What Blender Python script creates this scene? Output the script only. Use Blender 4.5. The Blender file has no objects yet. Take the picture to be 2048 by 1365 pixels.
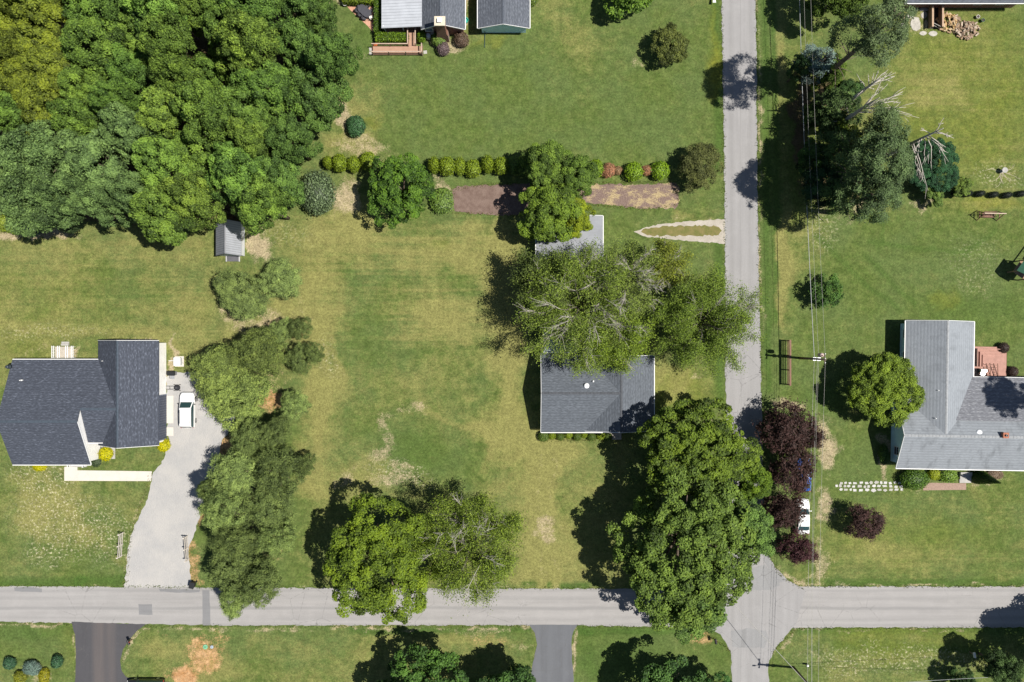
import bpy, bmesh, math, random
import numpy as np
from mathutils import Vector
R = math.radians
# ---------------------------------------------------------------- camera, sky, sun, exposure
S = 14.8            # photo pixels per metre on the ground
H = 107.6           # camera height (m)
scn = bpy.context.scene
col = scn.collection
cam_d = bpy.data.cameras.new("camera"); cam = bpy.data.objects.new("camera", cam_d); col.objects.link(cam)
cam.location = (0, 0, H); cam.rotation_euler = (0, 0, 0)
cam_d.sensor_width = 36; cam_d.lens = S * H * 36 / 2048; cam_d.clip_start = 1; cam_d.clip_end = 6000
scn.camera = cam
SUN_EL, SUN_AZ = 62.0, -5.0
sd = Vector((math.cos(R(SUN_EL)) * math.cos(R(SUN_AZ)), math.cos(R(SUN_EL)) * math.sin(R(SUN_AZ)), math.sin(R(SUN_EL))))
world = bpy.data.worlds.new("World"); scn.world = world; world.use_nodes = True
wn = world.node_tree.nodes; wn.clear()
sky = wn.new('ShaderNodeTexSky'); sky.sky_type = 'NISHITA'; sky.sun_disc = False
sky.sun_elevation = R(SUN_EL); sky.sun_rotation = R(90 - SUN_AZ); sky.dust_density = 0.6; sky.air_density = 1.0
bg = wn.new('ShaderNodeBackground'); bg.inputs[1].default_value = 0.052
wo = wn.new('ShaderNodeOutputWorld')
world.node_tree.links.new(sky.outputs[0], bg.inputs[0]); world.node_tree.links.new(bg.outputs[0], wo.inputs[0])
sl = bpy.data.lights.new("sun", 'SUN'); sl.energy = 5.0; sl.angle = R(0.53); sl.color = (1.0, 0.955, 0.88)
so = bpy.data.objects.new("sun", sl); col.objects.link(so); so.rotation_euler = sd.to_track_quat('Z', 'Y').to_euler()
so.location = (30, 0, 150)
scn.view_settings.view_transform = 'Standard'; scn.view_settings.look = 'None'
scn.view_settings.exposure = 0.55; scn.view_settings.gamma = 1.0; scn.view_settings.use_curve_mapping = False
scn.render.engine = 'CYCLES'
try:
    scn.cycles.max_bounces = 6; scn.cycles.diffuse_bounces = 3; scn.cycles.transmission_bounces = 4
except Exception: pass

def W(px, py, z=0.0):
    k = (1 - z / H) / S
    return ((px - 1024) * k, (682.5 - py) * k)
def W3(px, py, z=0.0):
    x, y = W(px, py, z); return (x, y, z)

# ---------------------------------------------------------------- material helpers
class NT:
    def __init__(s, name):
        s.m = bpy.data.materials.new(name); s.m.use_nodes = True
        s.n = s.m.node_tree.nodes; s.l = s.m.node_tree.links; s.n.clear()
        s.out = s.n.new('ShaderNodeOutputMaterial')
        s.co = s.n.new('ShaderNodeTexCoord')
    def put(s, sock, v):
        if v is None: return
        if hasattr(v, 'links') or hasattr(v, 'is_linked'): s.l.new(v, sock)
        else:
            if sock.type == 'RGBA' and len(v) == 3: v = (*v, 1)
            sock.default_value = v
    def mapping(s, scale=(1, 1, 1), src=None, rot=0):
        m = s.n.new('ShaderNodeMapping'); s.l.new(src or s.co.outputs['Object'], m.inputs[0])
        m.inputs['Scale'].default_value = scale; m.inputs['Rotation'].default_value = (0, 0, rot); return m.outputs[0]
    def noise(s, scale, detail=3, rough=.55, vec=None, dist=0):
        t = s.n.new('ShaderNodeTexNoise'); s.l.new(vec or s.co.outputs['Object'], t.inputs['Vector'])
        t.inputs['Scale'].default_value = scale; t.inputs['Detail'].default_value = detail
        t.inputs['Roughness'].default_value = rough; t.inputs['Distortion'].default_value = dist
        return t.outputs['Fac']
    def voro(s, scale, vec=None, feature='F1', out='Distance'):
        t = s.n.new('ShaderNodeTexVoronoi'); s.l.new(vec or s.co.outputs['Object'], t.inputs['Vector'])
        t.feature = feature; t.inputs['Scale'].default_value = scale; return t.outputs[out]
    def math(s, op, a, b=None, clamp=False):
        t = s.n.new('ShaderNodeMath'); t.operation = op; t.use_clamp = clamp
        s.put(t.inputs[0], a); s.put(t.inputs[1], b); return t.outputs[0]
    def rng(s, v, a, b, c=0., d=1.):
        t = s.n.new('ShaderNodeMapRange'); t.interpolation_type = 'SMOOTHSTEP'
        s.put(t.inputs[0], v)
        for i, q in enumerate((a, b, c, d)): t.inputs[i + 1].default_value = q
        return t.outputs[0]
    def mix(s, f, a, b, mode='MIX'):
        t = s.n.new('ShaderNodeMix'); t.data_type = 'RGBA'; t.blend_type = mode
        s.put(t.inputs[0], f); s.put(t.inputs[6], a); s.put(t.inputs[7], b); return t.outputs[2]
    def attr(s, name):
        t = s.n.new('ShaderNodeAttribute'); t.attribute_name = name; return t.outputs['Fac']
    def objcol(s):
        t = s.n.new('ShaderNodeObjectInfo'); return t
    def bump(s, h, strength=.3, dist=.05):
        t = s.n.new('ShaderNodeBump'); t.inputs['Strength'].default_value = strength; t.inputs['Distance'].default_value = dist
        s.l.new(h, t.inputs['Height']); return t.outputs[0]
    def bsdf(s, colr, rough=.8, spec=.3, metal=0, normal=None, **kw):
        p = s.n.new('ShaderNodeBsdfPrincipled'); s.put(p.inputs['Base Color'], colr); s.put(p.inputs['Roughness'], rough)
        s.put(p.inputs['Specular IOR Level'], spec); s.put(p.inputs['Metallic'], metal)
        if normal is not None: s.l.new(normal, p.inputs['Normal'])
        for k, v in kw.items(): s.put(p.inputs[k], v)
        s.l.new(p.outputs[0], s.out.inputs[0]); return p
MATS = {}
def plain(name, c, rough=.7, spec=.3, metal=0, var=.18, scale=3.0, bump=0.0):
    """single-colour material with weathering noise"""
    if name in MATS: return MATS[name]
    t = NT(name)
    n = t.noise(scale, 4, .6); n2 = t.noise(scale * 9, 2)
    f = t.math('ADD', t.math('MULTIPLY', n, .6), t.math('MULTIPLY', n2, .4))
    c1 = tuple(x * (1 - var) for x in c); c2 = tuple(min(1, x * (1 + var)) for x in c)
    nm = t.bump(n2, bump, .03) if bump else None
    t.bsdf(t.mix(t.rng(f, .3, .7), c1, c2), rough, spec, metal, nm)
    MATS[name] = t.m; return t.m
# ---------------------------------------------------------------- mesh / object helpers
def tag(o, label=None, cat=None, group=None, kind=None):
    if label: o['label'] = label
    if cat: o['category'] = cat
    if group: o['group'] = group
    if kind: o['kind'] = kind
    return o
def link(o, parent=None):
    col.objects.link(o)
    if parent: o.parent = parent
    return o
def empty(name, loc=(0, 0, 0), rz=0, **k):
    o = bpy.data.objects.new(name, None); o.empty_display_size = .3; link(o); o.location = loc; o.rotation_euler = (0, 0, rz)
    return tag(o, **k)
def mobj(name, me, mat=None, parent=None, loc=(0, 0, 0), rot=(0, 0, 0), scale=(1, 1, 1), **k):
    o = bpy.data.objects.new(name, me); link(o, parent); o.location = loc; o.rotation_euler = rot; o.scale = scale
    if mat is not None and not me.materials: me.materials.append(mat)
    return tag(o, **k)
def np_mesh(name, V, F, mat=None, attrs=None, smooth=False):
    """V (n,3), F (m,k) index array"""
    me = bpy.data.meshes.new(name); V = np.asarray(V, np.float32); F = np.asarray(F, np.int32); k = F.shape[1]
    me.vertices.add(len(V)); me.vertices.foreach_set('co', V.ravel())
    me.loops.add(F.size); me.loops.foreach_set('vertex_index', F.ravel())
    me.polygons.add(len(F)); me.polygons.foreach_set('loop_start', np.arange(0, F.size, k, dtype=np.int32))
    me.polygons.foreach_set('loop_total', np.full(len(F), k, np.int32))
    if smooth: me.polygons.foreach_set('use_smooth', np.ones(len(F), bool))
    for nme, (dom, arr) in (attrs or {}).items():
        a = me.attributes.new(nme, 'FLOAT', dom); a.data.foreach_set('value', np.asarray(arr, np.float32))
    me.update(calc_edges=True); me.validate()
    if mat is not None: me.materials.append(mat)
    return me
class MB:
    def __init__(s): s.v = []; s.f = []
    def add(s, vs, fs):
        o = len(s.v); s.v += [tuple(map(float, v)) for v in vs]; s.f += [tuple(i + o for i in f) for f in fs]; return s
    def box(s, x0, x1, y0, y1, z0, z1):
        return s.add([(x0, y0, z0), (x1, y0, z0), (x1, y1, z0), (x0, y1, z0), (x0, y0, z1), (x1, y0, z1), (x1, y1, z1), (x0, y1, z1)],
                     [(3, 2, 1, 0), (4, 5, 6, 7), (0, 1, 5, 4), (1, 2, 6, 5), (2, 3, 7, 6), (3, 0, 4, 7)])
    def cbox(s, c, d): return s.box(c[0] - d[0] / 2, c[0] + d[0] / 2, c[1] - d[1] / 2, c[1] + d[1] / 2, c[2] - d[2] / 2, c[2] + d[2] / 2)
    def bar(s, a, b, w, h=None, sides=4):
        """bar from a to b with square / round section"""
        a, b = Vector(a), Vector(b); d = (b - a).normalized()
        u = d.cross(Vector((0, 0, 1)));
        if u.length < 1e-3: u = Vector((1, 0, 0))
        u.normalize(); q = u.cross(d).normalized(); h = h or w
        vs = []
        for p in (a, b):
            for i in range(sides):
                t = 2 * math.pi * (i + .5) / sides; k = 1 / math.cos(math.pi / sides) if sides == 4 else 1
                vs.append(p + u * (math.cos(t) * w / 2 * k) + q * (math.sin(t) * h / 2 * k))
        fs = [(i, (i + 1) % sides, sides + (i + 1) % sides, sides + i) for i in range(sides)]
        fs += [tuple(range(sides - 1, -1, -1)), tuple(range(sides, 2 * sides))]
        return s.add(vs, fs)
    def tube(s, pts, rad, sides=6, cap=True):
        pts = [Vector(p) for p in pts]; n = len(pts); vs = []
        if not hasattr(rad, '__len__'): rad = [rad] * n
        for k in range(n):
            d = (pts[min(k + 1, n - 1)] - pts[max(k - 1, 0)]).normalized(); u = d.cross(Vector((0.3, .2, 1)))
            if u.length < 1e-3: u = Vector((1, 0, 0))
            u.normalize(); q = u.cross(d)
            for i in range(sides):
                t = 2 * math.pi * i / sides; vs.append(pts[k] + u * math.cos(t) * rad[k] + q * math.sin(t) * rad[k])
        fs = []
        for k in range(n - 1):
            for i in range(sides): fs.append((k * sides + i, k * sides + (i + 1) % sides, (k + 1) * sides + (i + 1) % sides, (k + 1) * sides + i))
        if cap: fs += [tuple(range(sides - 1, -1, -1)), tuple(range((n - 1) * sides, n * sides))]
        return s.add(vs, fs)
    def lathe(s, c, prof, sides=16):
        """prof list of (r,z)"""
        vs = []; fs = []
        for r, z in prof:
            for i in range(sides):
                t = 2 * math.pi * i / sides; vs.append((c[0] + r * math.cos(t), c[1] + r * math.sin(t), c[2] + z))
        for k in range(len(prof) - 1):
            for i in range(sides): fs.append((k * sides + i, k * sides + (i + 1) % sides, (k + 1) * sides + (i + 1) % sides, (k + 1) * sides + i))
        fs += [tuple(range(sides - 1, -1, -1)), tuple(range((len(prof) - 1) * sides, len(prof) * sides))]
        return s.add(vs, fs)
    def prism(s, poly, axis, a, b):
        """poly of 2-tuples extruded along axis ('x': poly=(y,z), 'y': poly=(x,z), 'z': poly=(x,y))"""
        def mk(p, t): return {'x': (t, p[0], p[1]), 'y': (p[0], t, p[1]), 'z': (p[0], p[1], t)}[axis]
        n = len(poly); vs = [mk(p, a) for p in poly] + [mk(p, b) for p in poly]
        return s.add(vs, [(i, (i + 1) % n, n + (i + 1) % n, n + i) for i in range(n)] + [tuple(range(n - 1, -1, -1)), tuple(range(n, 2 * n))])
    def slab(s, quad, t):
        """quad of 4 points, thickness t downwards"""
        q = [Vector(p) for p in quad]; lo = [p - Vector((0, 0, t)) for p in q]
        return s.add(q + lo, [(0, 1, 2, 3), (7, 6, 5, 4)] + [(i, i + 4, (i + 1) % 4 + 4, (i + 1) % 4) for i in range(4)])
    def mesh(s, name, mat=None, smooth=False, bevel=0):
        me = bpy.data.meshes.new(name); me.from_pydata(s.v, [], s.f)
        bm = bmesh.new(); bm.from_mesh(me); bmesh.ops.recalc_face_normals(bm, faces=bm.faces)
        if bevel: bmesh.ops.bevel(bm, geom=list(bm.edges), offset=bevel, segments=2, affect='EDGES', profile=.6, clamp_overlap=True)
        if smooth:
            for f in bm.faces: f.smooth = True
        bm.to_mesh(me); bm.free()
        if mat is not None: me.materials.append(mat)
        return me
    def build(s, name, mat, parent=None, smooth=False, bevel=0, loc=(0, 0, 0), rot=(0, 0, 0), **k):
        return mobj(name, s.mesh(name, mat, smooth, bevel), None, parent, loc, rot, **k)
def copy_tree(o, parent=None, loc=None, rz=None, scale=None):
    c = o.copy(); col.objects.link(c)
    if parent: c.parent = parent
    if loc is not None: c.location = loc
    if rz is not None: c.rotation_euler = (0, 0, rz)
    if scale is not None: c.scale = scale
    for ch in list(o.children): copy_tree(ch, c)
    return c
def sheet(name, pts, z, mat, jit=0., step=.6, seed=1, thick=0, parent=None, **k):
    """flat polygon (world xy) with a slightly ragged outline"""
    r = random.Random(seed); P = []
    for i, a in enumerate(pts):
        b = pts[(i + 1) % len(pts)]; L = math.hypot(b[0] - a[0], b[1] - a[1]); n = max(1, int(L / step)) if jit else 1
        for q in range(n):
            t = q / n; P.append((a[0] + (b[0] - a[0]) * t + r.uniform(-jit, jit), a[1] + (b[1] - a[1]) * t + r.uniform(-jit, jit)))
    bm = bmesh.new(); f = bm.faces.new([bm.verts.new((x, y, z)) for x, y in P]); f.normal_update()
    if f.normal.z < 0: f.normal_flip()
    if thick:
        ret = bmesh.ops.extrude_face_region(bm, geom=[f]); vv = [g for g in ret['geom'] if isinstance(g, bmesh.types.BMVert)]
        bmesh.ops.translate(bm, verts=vv, vec=(0, 0, thick)); bmesh.ops.recalc_face_normals(bm, faces=bm.faces)
    bmesh.ops.triangulate(bm, faces=bm.faces)
    me = bpy.data.meshes.new(name); bm.to_mesh(me); bm.free()
    return mobj(name, me, mat, parent, **k)
def PX(lst, z=0): return [W(a, b, z) for a, b in lst]
# ---------------------------------------------------------------- ground: masks for dry grass, bare soil, lush grass ...
rg = np.random.default_rng(7)
def vnoise(x, y, seed):
    r = np.random.default_rng(seed); T = r.random((64, 64)); xi = np.floor(x).astype(int); yi = np.floor(y).astype(int)
    fx = x - xi; fy = y - yi; fx = fx * fx * (3 - 2 * fx); fy = fy * fy * (3 - 2 * fy); a = lambda i, j: T[(xi + i) % 64, (yi + j) % 64]
    return (a(0, 0) * (1 - fx) + a(1, 0) * fx) * (1 - fy) + (a(0, 1) * (1 - fx) + a(1, 1) * fx) * fy
def fbm(x, y, seed, o=4):
    s = 0; w = .5
    for i in range(o): s = s + w * vnoise(x * 2 ** i + 17.3 * i, y * 2 ** i + 9.1 * i, seed + i); w *= .5
    return s / (1 - .5 ** o)
GX = np.unique(np.concatenate([[-3000, -1200, -500, -250, -150, -110, -90], np.arange(-74, 74.01, .3), [90, 110, 150, 250, 500, 1200, 3000]]))
GY = np.unique(np.concatenate([[-3000, -1200, -500, -250, -150, -90, -65], np.arange(-50, 50.01, .3), [65, 90, 150, 250, 500, 1200, 3000]]))
gx, gy = np.meshgrid(GX, GY); nxg, nyg = len(GX), len(GY)
PXg = gx * S + 1024; PYg = 682.5 - gy * S
wx = (fbm(gx * .35, gy * .35, 3) - .5) * 46 + (fbm(gx * 1.3, gy * 1.3, 4) - .5) * 18
wy = (fbm(gx * .35, gy * .35, 5) - .5) * 46 + (fbm(gx * 1.3, gy * 1.3, 6) - .5) * 18
X, Y = PXg + wx, PYg + wy           # warped photo coordinates for ragged shapes
X2, Y2 = PXg + wx * .3, PYg + wy * .3
def sst(a, b, v): t = np.clip((v - a) / (b - a), 0, 1); return t * t * (3 - 2 * t)
def blob(cx, cy, rx, ry, ang=0, soft=.55, w=1):
    xx, yy = (X, Y) if w else (X2, Y2); c, s = math.cos(R(ang)), math.sin(R(ang)); dx, dy = xx - cx, yy - cy
    d = np.sqrt(((dx * c + dy * s) / rx) ** 2 + ((-dx * s + dy * c) / ry) ** 2); return 1 - sst(1 - soft, 1 + soft * .6, d)
def segd(x, y, pts, close=False):
    d = np.full(x.shape, 1e9); q = pts + [pts[0]] if close else pts
    for (ax, ay), (bx, by) in zip(q[:-1], q[1:]):
        L = (bx - ax) ** 2 + (by - ay) ** 2 + 1e-9; t = np.clip(((x - ax) * (bx - ax) + (y - ay) * (by - ay)) / L, 0, 1)
        d = np.minimum(d, np.hypot(x - ax - t * (bx - ax), y - ay - t * (by - ay)))
    return d
def line(pts, w, soft=.6, warp=.3):
    return 1 - sst(w * (1 - soft), w * (1 + soft), segd(PXg + wx * warp, PYg + wy * warp, pts))
def poly(pts, soft=6, warp=.15):
    x, y = PXg + wx * warp, PYg + wy * warp; ins = np.zeros(x.shape, bool); n = len(pts)
    for i in range(n):
        (ax, ay), (bx, by) = pts[i], pts[(i + 1) % n]
        if ay == by: continue
        ins ^= ((ay > y) != (by > y)) & (x < (bx - ax) * (y - ay) / (by - ay) + ax)
    d = segd(x, y, pts, True); return sst(-soft, soft, np.where(ins, d, -d))
def rect(x0, y0, x1, y1, soft=15, warp=.6): return poly([(x0, y0), (x1, y0), (x1, y1), (x0, y1)], soft, warp)
M = {k: np.zeros(gx.shape) for k in ('dry', 'dirt', 'lush', 'lime', 'clay', 'grit', 'weed', 'litter')}
def mx(k, m, s=1): M[k] = np.maximum(M[k], m * s)
def add(k, m, s): M[k] = M[k] + m * s
low = fbm(gx * .11, gy * .11, 21); mid = fbm(gx * .4, gy * .4, 31)
# broad dryness of each lawn
M['dry'] += .12
for r_, v in (((-60, 440, 640, 760), .44), ((600, 420, 1075, 1178), .42), ((-60, 750, 330, 1180), .16), ((1660, 960, 2100, 1165), .20), ((230, 1255, 1070, 1400), .26),
              ((1040, 860, 1250, 1180), .38), ((1780, 40, 2100, 430), .10), ((1290, 700, 1450, 830), .30), ((1540, 1255, 2100, 1400), .10), ((660, 190, 760, 330), .35), ((1100, 0, 1440, 330), .02)):
    add('dry', rect(*r_, 40, 1.), v)
add('dry', (low - .5), .75); add('dry', (mid - .5), .42)
# drier and greener places seen in the photograph
for b in ((730, 200, 50, 60, 0), (700, 290, 60, 30, 0), (640, 600, 60, 90, 0), (900, 500, 120, 50, 0), (1010, 640, 40, 160, 0), (690, 470, 80, 60, 0), (620, 880, 40, 140, 0), (1090, 1000, 30, 170, 0),
          (700, 960, 90, 40, -20), (870, 650, 90, 40, 0), (1010, 870, 60, 60, 0), (120, 1050, 90, 50, 30), (60, 1000, 50, 60, 0), (150, 980, 50, 35, 0), (1950, 720, 40, 60, 0), (760, 1260, 90, 14, 0),
          (960, 1275, 90, 14, 0), (330, 1300, 60, 30, 0), (1690, 230, 60, 50, 0), (1880, 190, 60, 40, 0), (1600, 500, 50, 60, 0), (1570, 560, 20, 150, 0), (1560, 80, 22, 90, 0), (1390, 440, 60, 12, 0),
          (560, 620, 30, 60, 0), (650, 780, 40, 60, 0), (1110, 900, 50, 40, 0), (1850, 1105, 150, 40, 0), (1330, 760, 60, 50, 0), (1110, 20, 40, 50, 0), (1150, 70, 50, 40, 0), (1970, 1320, 120, 20, 4), (430, 1330, 50, 40, 0)):
    add('dry', blob(*b), .34)
for b in ((850, 700, 100, 60, 0), (830, 880, 110, 60, 15), (720, 690, 50, 70, 0), (980, 780, 60, 50, 0), (900, 560, 60, 30, 0), (950, 270, 200, 60, 0), (1300, 200, 120, 100, 0), (1180, 260, 120, 60, 0),
          (1000, 180, 120, 90, 0), (700, 560, 40, 40, 0), (930, 930, 60, 40, 0), (640, 720, 25, 60, 0), (1700, 560, 90, 60, 0), (1850, 470, 120, 40, 0), (230, 950, 50, 12, 0), (60, 1290, 80, 40, 0),
          (1620, 770, 70, 40, 0), (1720, 900, 50, 60, 0), (1740, 960, 60, 30, 0), (200, 1120, 90, 40, 0), (1000, 1080, 40, 60, 0), (200, 570, 120, 40, 0), (800, 450, 60, 20, 0), (1900, 1060, 70, 30, 0)):
    add('dry', blob(*b, soft=.9), -.27); add('lush', blob(*b, soft=.9), .08)
for p, w, s_ in (([(1083, 870), (1079, 1000), (1086, 1175)], 7, .55), ([(1107, 870), (1102, 1000), (1110, 1175)], 7, .55), ([(840, 822), (905, 850), (960, 850), (985, 890), (970, 945)], 8, .35), ([(640, 640), (655, 760), (640, 900)], 9, .35), ([(665, 660), (680, 760)], 7, .3), ([(1000, 450), (1030, 620), (1020, 800), (1040, 900)], 14, .35), ([(1560, 60), (1566, 500), (1562, 640)], 10, .35), ([(700, 340), (690, 430), (720, 470)], 12, .35), ([(0, 640), (120, 660), (330, 665)], 12, .25), ([(60, 900), (120, 1000), (240, 1120)], 10, .3)):
    add('dry', line(p, w, .8, .6), s_)
# lush strips along road verges and ditches
for p, w in (([(1433, -20), (1436, 200), (1437, 330)], 9), ([(1530, -20), (1536, 640), (1536, 780)], 7), ([(1548, -20), (1551, 640)], 5), ([(1660, 1164), (1800, 1166), (2080, 1164)], 6), ([(1600, 1262), (1900, 1260), (2080, 1262)], 7),
             ([(1670, 1288), (1800, 1294), (1960, 1302)], 8), ([(160, 1164), (250, 1160)], 10), ([(-20, 1168), (160, 1164)], 9), ([(1150, 1262), (1380, 1266)], 8), ([(1050, 1168), (1170, 1172)], 6), ([(700, 1262), (1060, 1258)], 5),
             ([(500, 1180), (620, 1180)], 5), ([(1436, 480), (1440, 800)], 8)):
    add('lush', line(p, w), .8); add('dry', line(p, w * 1.3), -.4)
for p, w in (([(1632, 470), (1720, 560), (1770, 600), (1800, 625)], 5), ([(1742, 485), (1772, 490), (1850, 500), (1930, 505), (1990, 460)], 5), ([(1735, 510), (1800, 585), (1830, 610)], 5), ([(1770, 440), (1768, 485)], 3)):
    add('lush', line(p, w, .7), .62); add('dry', line(p, w * 1.2), -.35)
for b in ((1250, 1320, 100, 50, 0), (1175, 1300, 25, 60, 0), (1640, 800, 60, 25, 0), (1440, 1310, 30, 40, 0), (20, 1260, 60, 16, 0), (100, 1262, 50, 12, 0), (1690, 1170, 40, 12, 0), (1950, 620, 120, 40, 0), (830, 905, 70, 40, 10), (735, 85, 30, 30, 0), (1860, 690, 60, 30, 0)):
    add('lush', blob(*b), .42); add('dry', blob(*b), -.3)
# yellow-green places
for b, s in (((1930, 200, 160, 200, 0), .5), ((1985, 410, 60, 20, 0), .8), ((1890, 600, 30, 20, 0), .4), ((60, 720, 80, 60, 0), .2), ((1360, 780, 70, 60, 0), .55), ((1420, 150, 14, 70, 0), .5), ((1430, 100, 12, 100, 0), .5), ((750, 253, 20, 12, 0), .6), ((60, 620, 200, 100, 0), .22),
             ((180, 1300, 60, 60, 0), .15), ((1800, 1280, 160, 50, 0), .4), ((1600, 300, 60, 200, 0), .3), ((990, 80, 40, 10, 0), .5), ((890, 500, 20, 14, 0), .4), ((1840, 30, 60, 20, 0), .3), ((1800, 1080, 180, 60, 0), .25)):
    add('lime', blob(*b), s)
# bare, tan soil
for b, s in (((522, 495, 34, 40, 0), 1), ((690, 400, 36, 46, 0), .85), ((720, 300, 60, 26, 0), .6), ((60, 476, 110, 14, 0), .9), ((480, 640, 60, 30, 40), .6), ((535, 640, 36, 40, 0), .7), ((1655, 890, 22, 70, 0), .9), ((1648, 1010, 16, 42, 0), .8), ((1640, 1130, 26, 50, 0), .65),
             ((1570, 812, 50, 15, 20), .85), ((1100, 1065, 26, 30, 0), .7), ((800, 935, 40, 14, 20), .55), ((790, 960, 60, 20, 0), .6), ((690, 225, 22, 46, 0), .9), ((1390, 745, 26, 8, 0), .5), ((1405, 830, 22, 20, 0), .6), ((1275, 131, 14, 10, 0), .45), ((905, 80, 40, 22, 0), .8), ((860, 92, 30, 14, 0), .5),
             ((1640, 420, 20, 16, 0), .5), ((1720, 408, 24, 16, 0), .7), ((1850, 405, 40, 6, 0), .7), ((1690, 240, 14, 20, 30), .6), ((1655, 450, 30, 40, 0), .25), ((1700, 430, 30, 20, 0), .35), ((2003, 340, 40, 26, 0), .3), ((1940, 575, 60, 30, 0), .25), ((700, 116, 60, 6, 0), .5), ((70, 700, 40, 8, 0), .35), ((285, 678, 30, 5, 0), .9), ((150, 705, 14, 14, 0), .8), ((339, 720, 8, 60, 0), .9), ((345, 880, 12, 14, 0), .7), ((600, 650, 18, 70, 0), .3), ((1625, 1320, 60, 20, 0), .3), ((950, 1262, 70, 10, 0), .45), ((1040, 1290, 30, 12, 0), .4), ((880, 380, 20, 22, 0), .75), ((1935, 30, 14, 6, 0), .4), ((1765, 915, 16, 50, 0), .8), ((1850, 978, 60, 8, 0), .5), ((1970, 960, 60, 12, 0), .6), ((935, 20, 10, 60, 0), .8), ((1060, 10, 16, 8, 0), .6), ((1560, 995, 14, 12, 0), .8), ((1600, 270, 30, 120, 0), .25), ((75, 1340, 34, 20, 0), .55), ((680, 0, 20, 12, 0), .6), ((1838, 45, 40, 30, 0), .55)):
    mx('dirt', blob(*b), s)
for p, w, s in (([(672, 975), (700, 950), (745, 915), (785, 895), (765, 860), (770, 830), (825, 815)], 10, .62), ([(825, 815), (842, 822)], 14, .6), ([(1083, 880), (1080, 1050), (1088, 1170)], 5, .3), ([(1106, 880), (1102, 1050), (1112, 1170)], 5, .3), ([(1637, 1080), (1636, 1160)], 9, .5), ([(1700, 1172), (1620, 1150), (1600, 1172)], 8, .5),
                ([(1448, -20), (1452, 400), (1453, 640)], 3, .35), ([(1518, -20), (1519, 480), (1524, 720)], 3, .7), ([(-20, 1249), (150, 1250)], 3, .8), ([(245, 1262), (330, 1258), (660, 1258), (1060, 1256)], 3, .8), ([(-20, 1171), (400, 1174), (660, 1176), (1230, 1177)], 2.5, .5), ([(1600, 1173), (1700, 1173), (2080, 1172)], 3, .7), ([(1545, 1310), (1590, 1262), (2080, 1258)], 3, .6),
                ([(1530, 1110), (1560, 1150), (1605, 1174)], 4, .8), ([(305, 945), (262, 1065), (248, 1175)], 4, .5), ([(1064, 1255), (1073, 1280), (1064, 1330)], 4, .6), ([(1153, 1255), (1146, 1290), (1148, 1370)], 3, .8), ([(148, 1255), (152, 1370)], 3, .6), ([(292, 1254), (262, 1276), (243, 1310), (242, 1340), (256, 1358), (310, 1366)], 3.5, .7), ([(860, 99), (925, 101)], 2, .8), ([(1270, 462), (1300, 445), (1450, 435)], 4, .4)):
    mx('dirt', line(p, w * 1.25, .8, .5) * np.clip(mid * 2.6 - .55, 0, 1.), s * 1.05)
# red clay
for b, s in (((410, 1310, 44, 40, 0), .75), ((375, 1350, 40, 26, 0), 1), ((440, 1270, 30, 14, 0), .5), ((400, 1005, 14, 60, 0), .75), ((430, 900, 26, 40, 20), .9), ((545, 800, 36, 30, -20), .8), ((380, 1120, 20, 50, 0), .6), ((395, 1160, 16, 20, 0), .5), ((455, 880, 30, 20, 0), .7), ((1400, 1280, 30, 14, 0), .6), ((980, 1280, 50, 20, 0), .35), ((335, 1268, 16, 6, 0), .4), ((440, 960, 16, 60, 0), .5), ((500, 680, 70, 20, 0), .3), ((545, 1090, 30, 60, 0), .35), ((540, 630, 30, 18, 0), .35)):
    mx('clay', blob(*b), s)
# pale grit / straw specks and seed heads
for b, s in (((150, 1045, 130, 70, 25), .8), ((80, 960, 70, 50, 0), .8), ((110, 940, 60, 30, 0), .8), ((90, 1110, 50, 20, 0), .8), ((800, 945, 70, 28, 10), .7), ((1800, 1320, 180, 30, 3), .6), ((100, 660, 120, 20, 0), .4), ((660, 720, 20, 50, 0), .5), ((1640, 450, 40, 60, 0), .5), ((2000, 352, 60, 26, 0), .6), ((1700, 1320, 90, 30, 0), .6), ((560, 470, 60, 30, 0), .3), ((1950, 530, 70, 60, 0), .25), ((250, 1050, 16, 20, 0), .6)):
    mx('weed', blob(*b), s)
# leaf litter under the wood and the row of conifers by the road
mx('litter', poly([(-40, -40), (620, -40), (640, 60), (650, 120), (630, 220), (600, 300), (590, 380), (550, 430), (380, 460), (0, 430), (-40, 420)], 14), 1)
for b in ((1602, 260, 26, 150, 0), (1690, 360, 90, 36, 0), (1660, 200, 46, 80, 0)): mx('litter', blob(*b), .85)
for b in ((500, 1000, 60, 120, 0), (520, 760, 60, 60, 0)): mx('dirt', blob(*b), .4); mx('clay', blob(*b), .3)
for b in ((1590, 960, 30, 130, 0),): mx('litter', blob(*b), .45)
near = (np.abs(gx) < 80) & (np.abs(gy) < 56)
for k in M: M[k] = np.where(near, np.clip(M[k], 0, 1.2), .3 if k == 'dry' else 0)
stripe = rect(620, 430, 1050, 700, 40, 1.) * .9 + rect(1790, 80, 2100, 420, 40, 1.) * .7 + rect(1660, 980, 2100, 1160, 30, 1) * .5 + rect(0, 500, 420, 640, 40, 1) * .4
stripe = np.where(near, np.clip(stripe + .3, 0, 1), 0)
idx = np.arange(nxg * nyg).reshape(nyg, nxg)
F = np.stack([idx[:-1, :-1], idx[:-1, 1:], idx[1:, 1:], idx[1:, :-1]], -1).reshape(-1, 4)
zz = np.where(near, 0, 0) + 0. * gx
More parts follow.
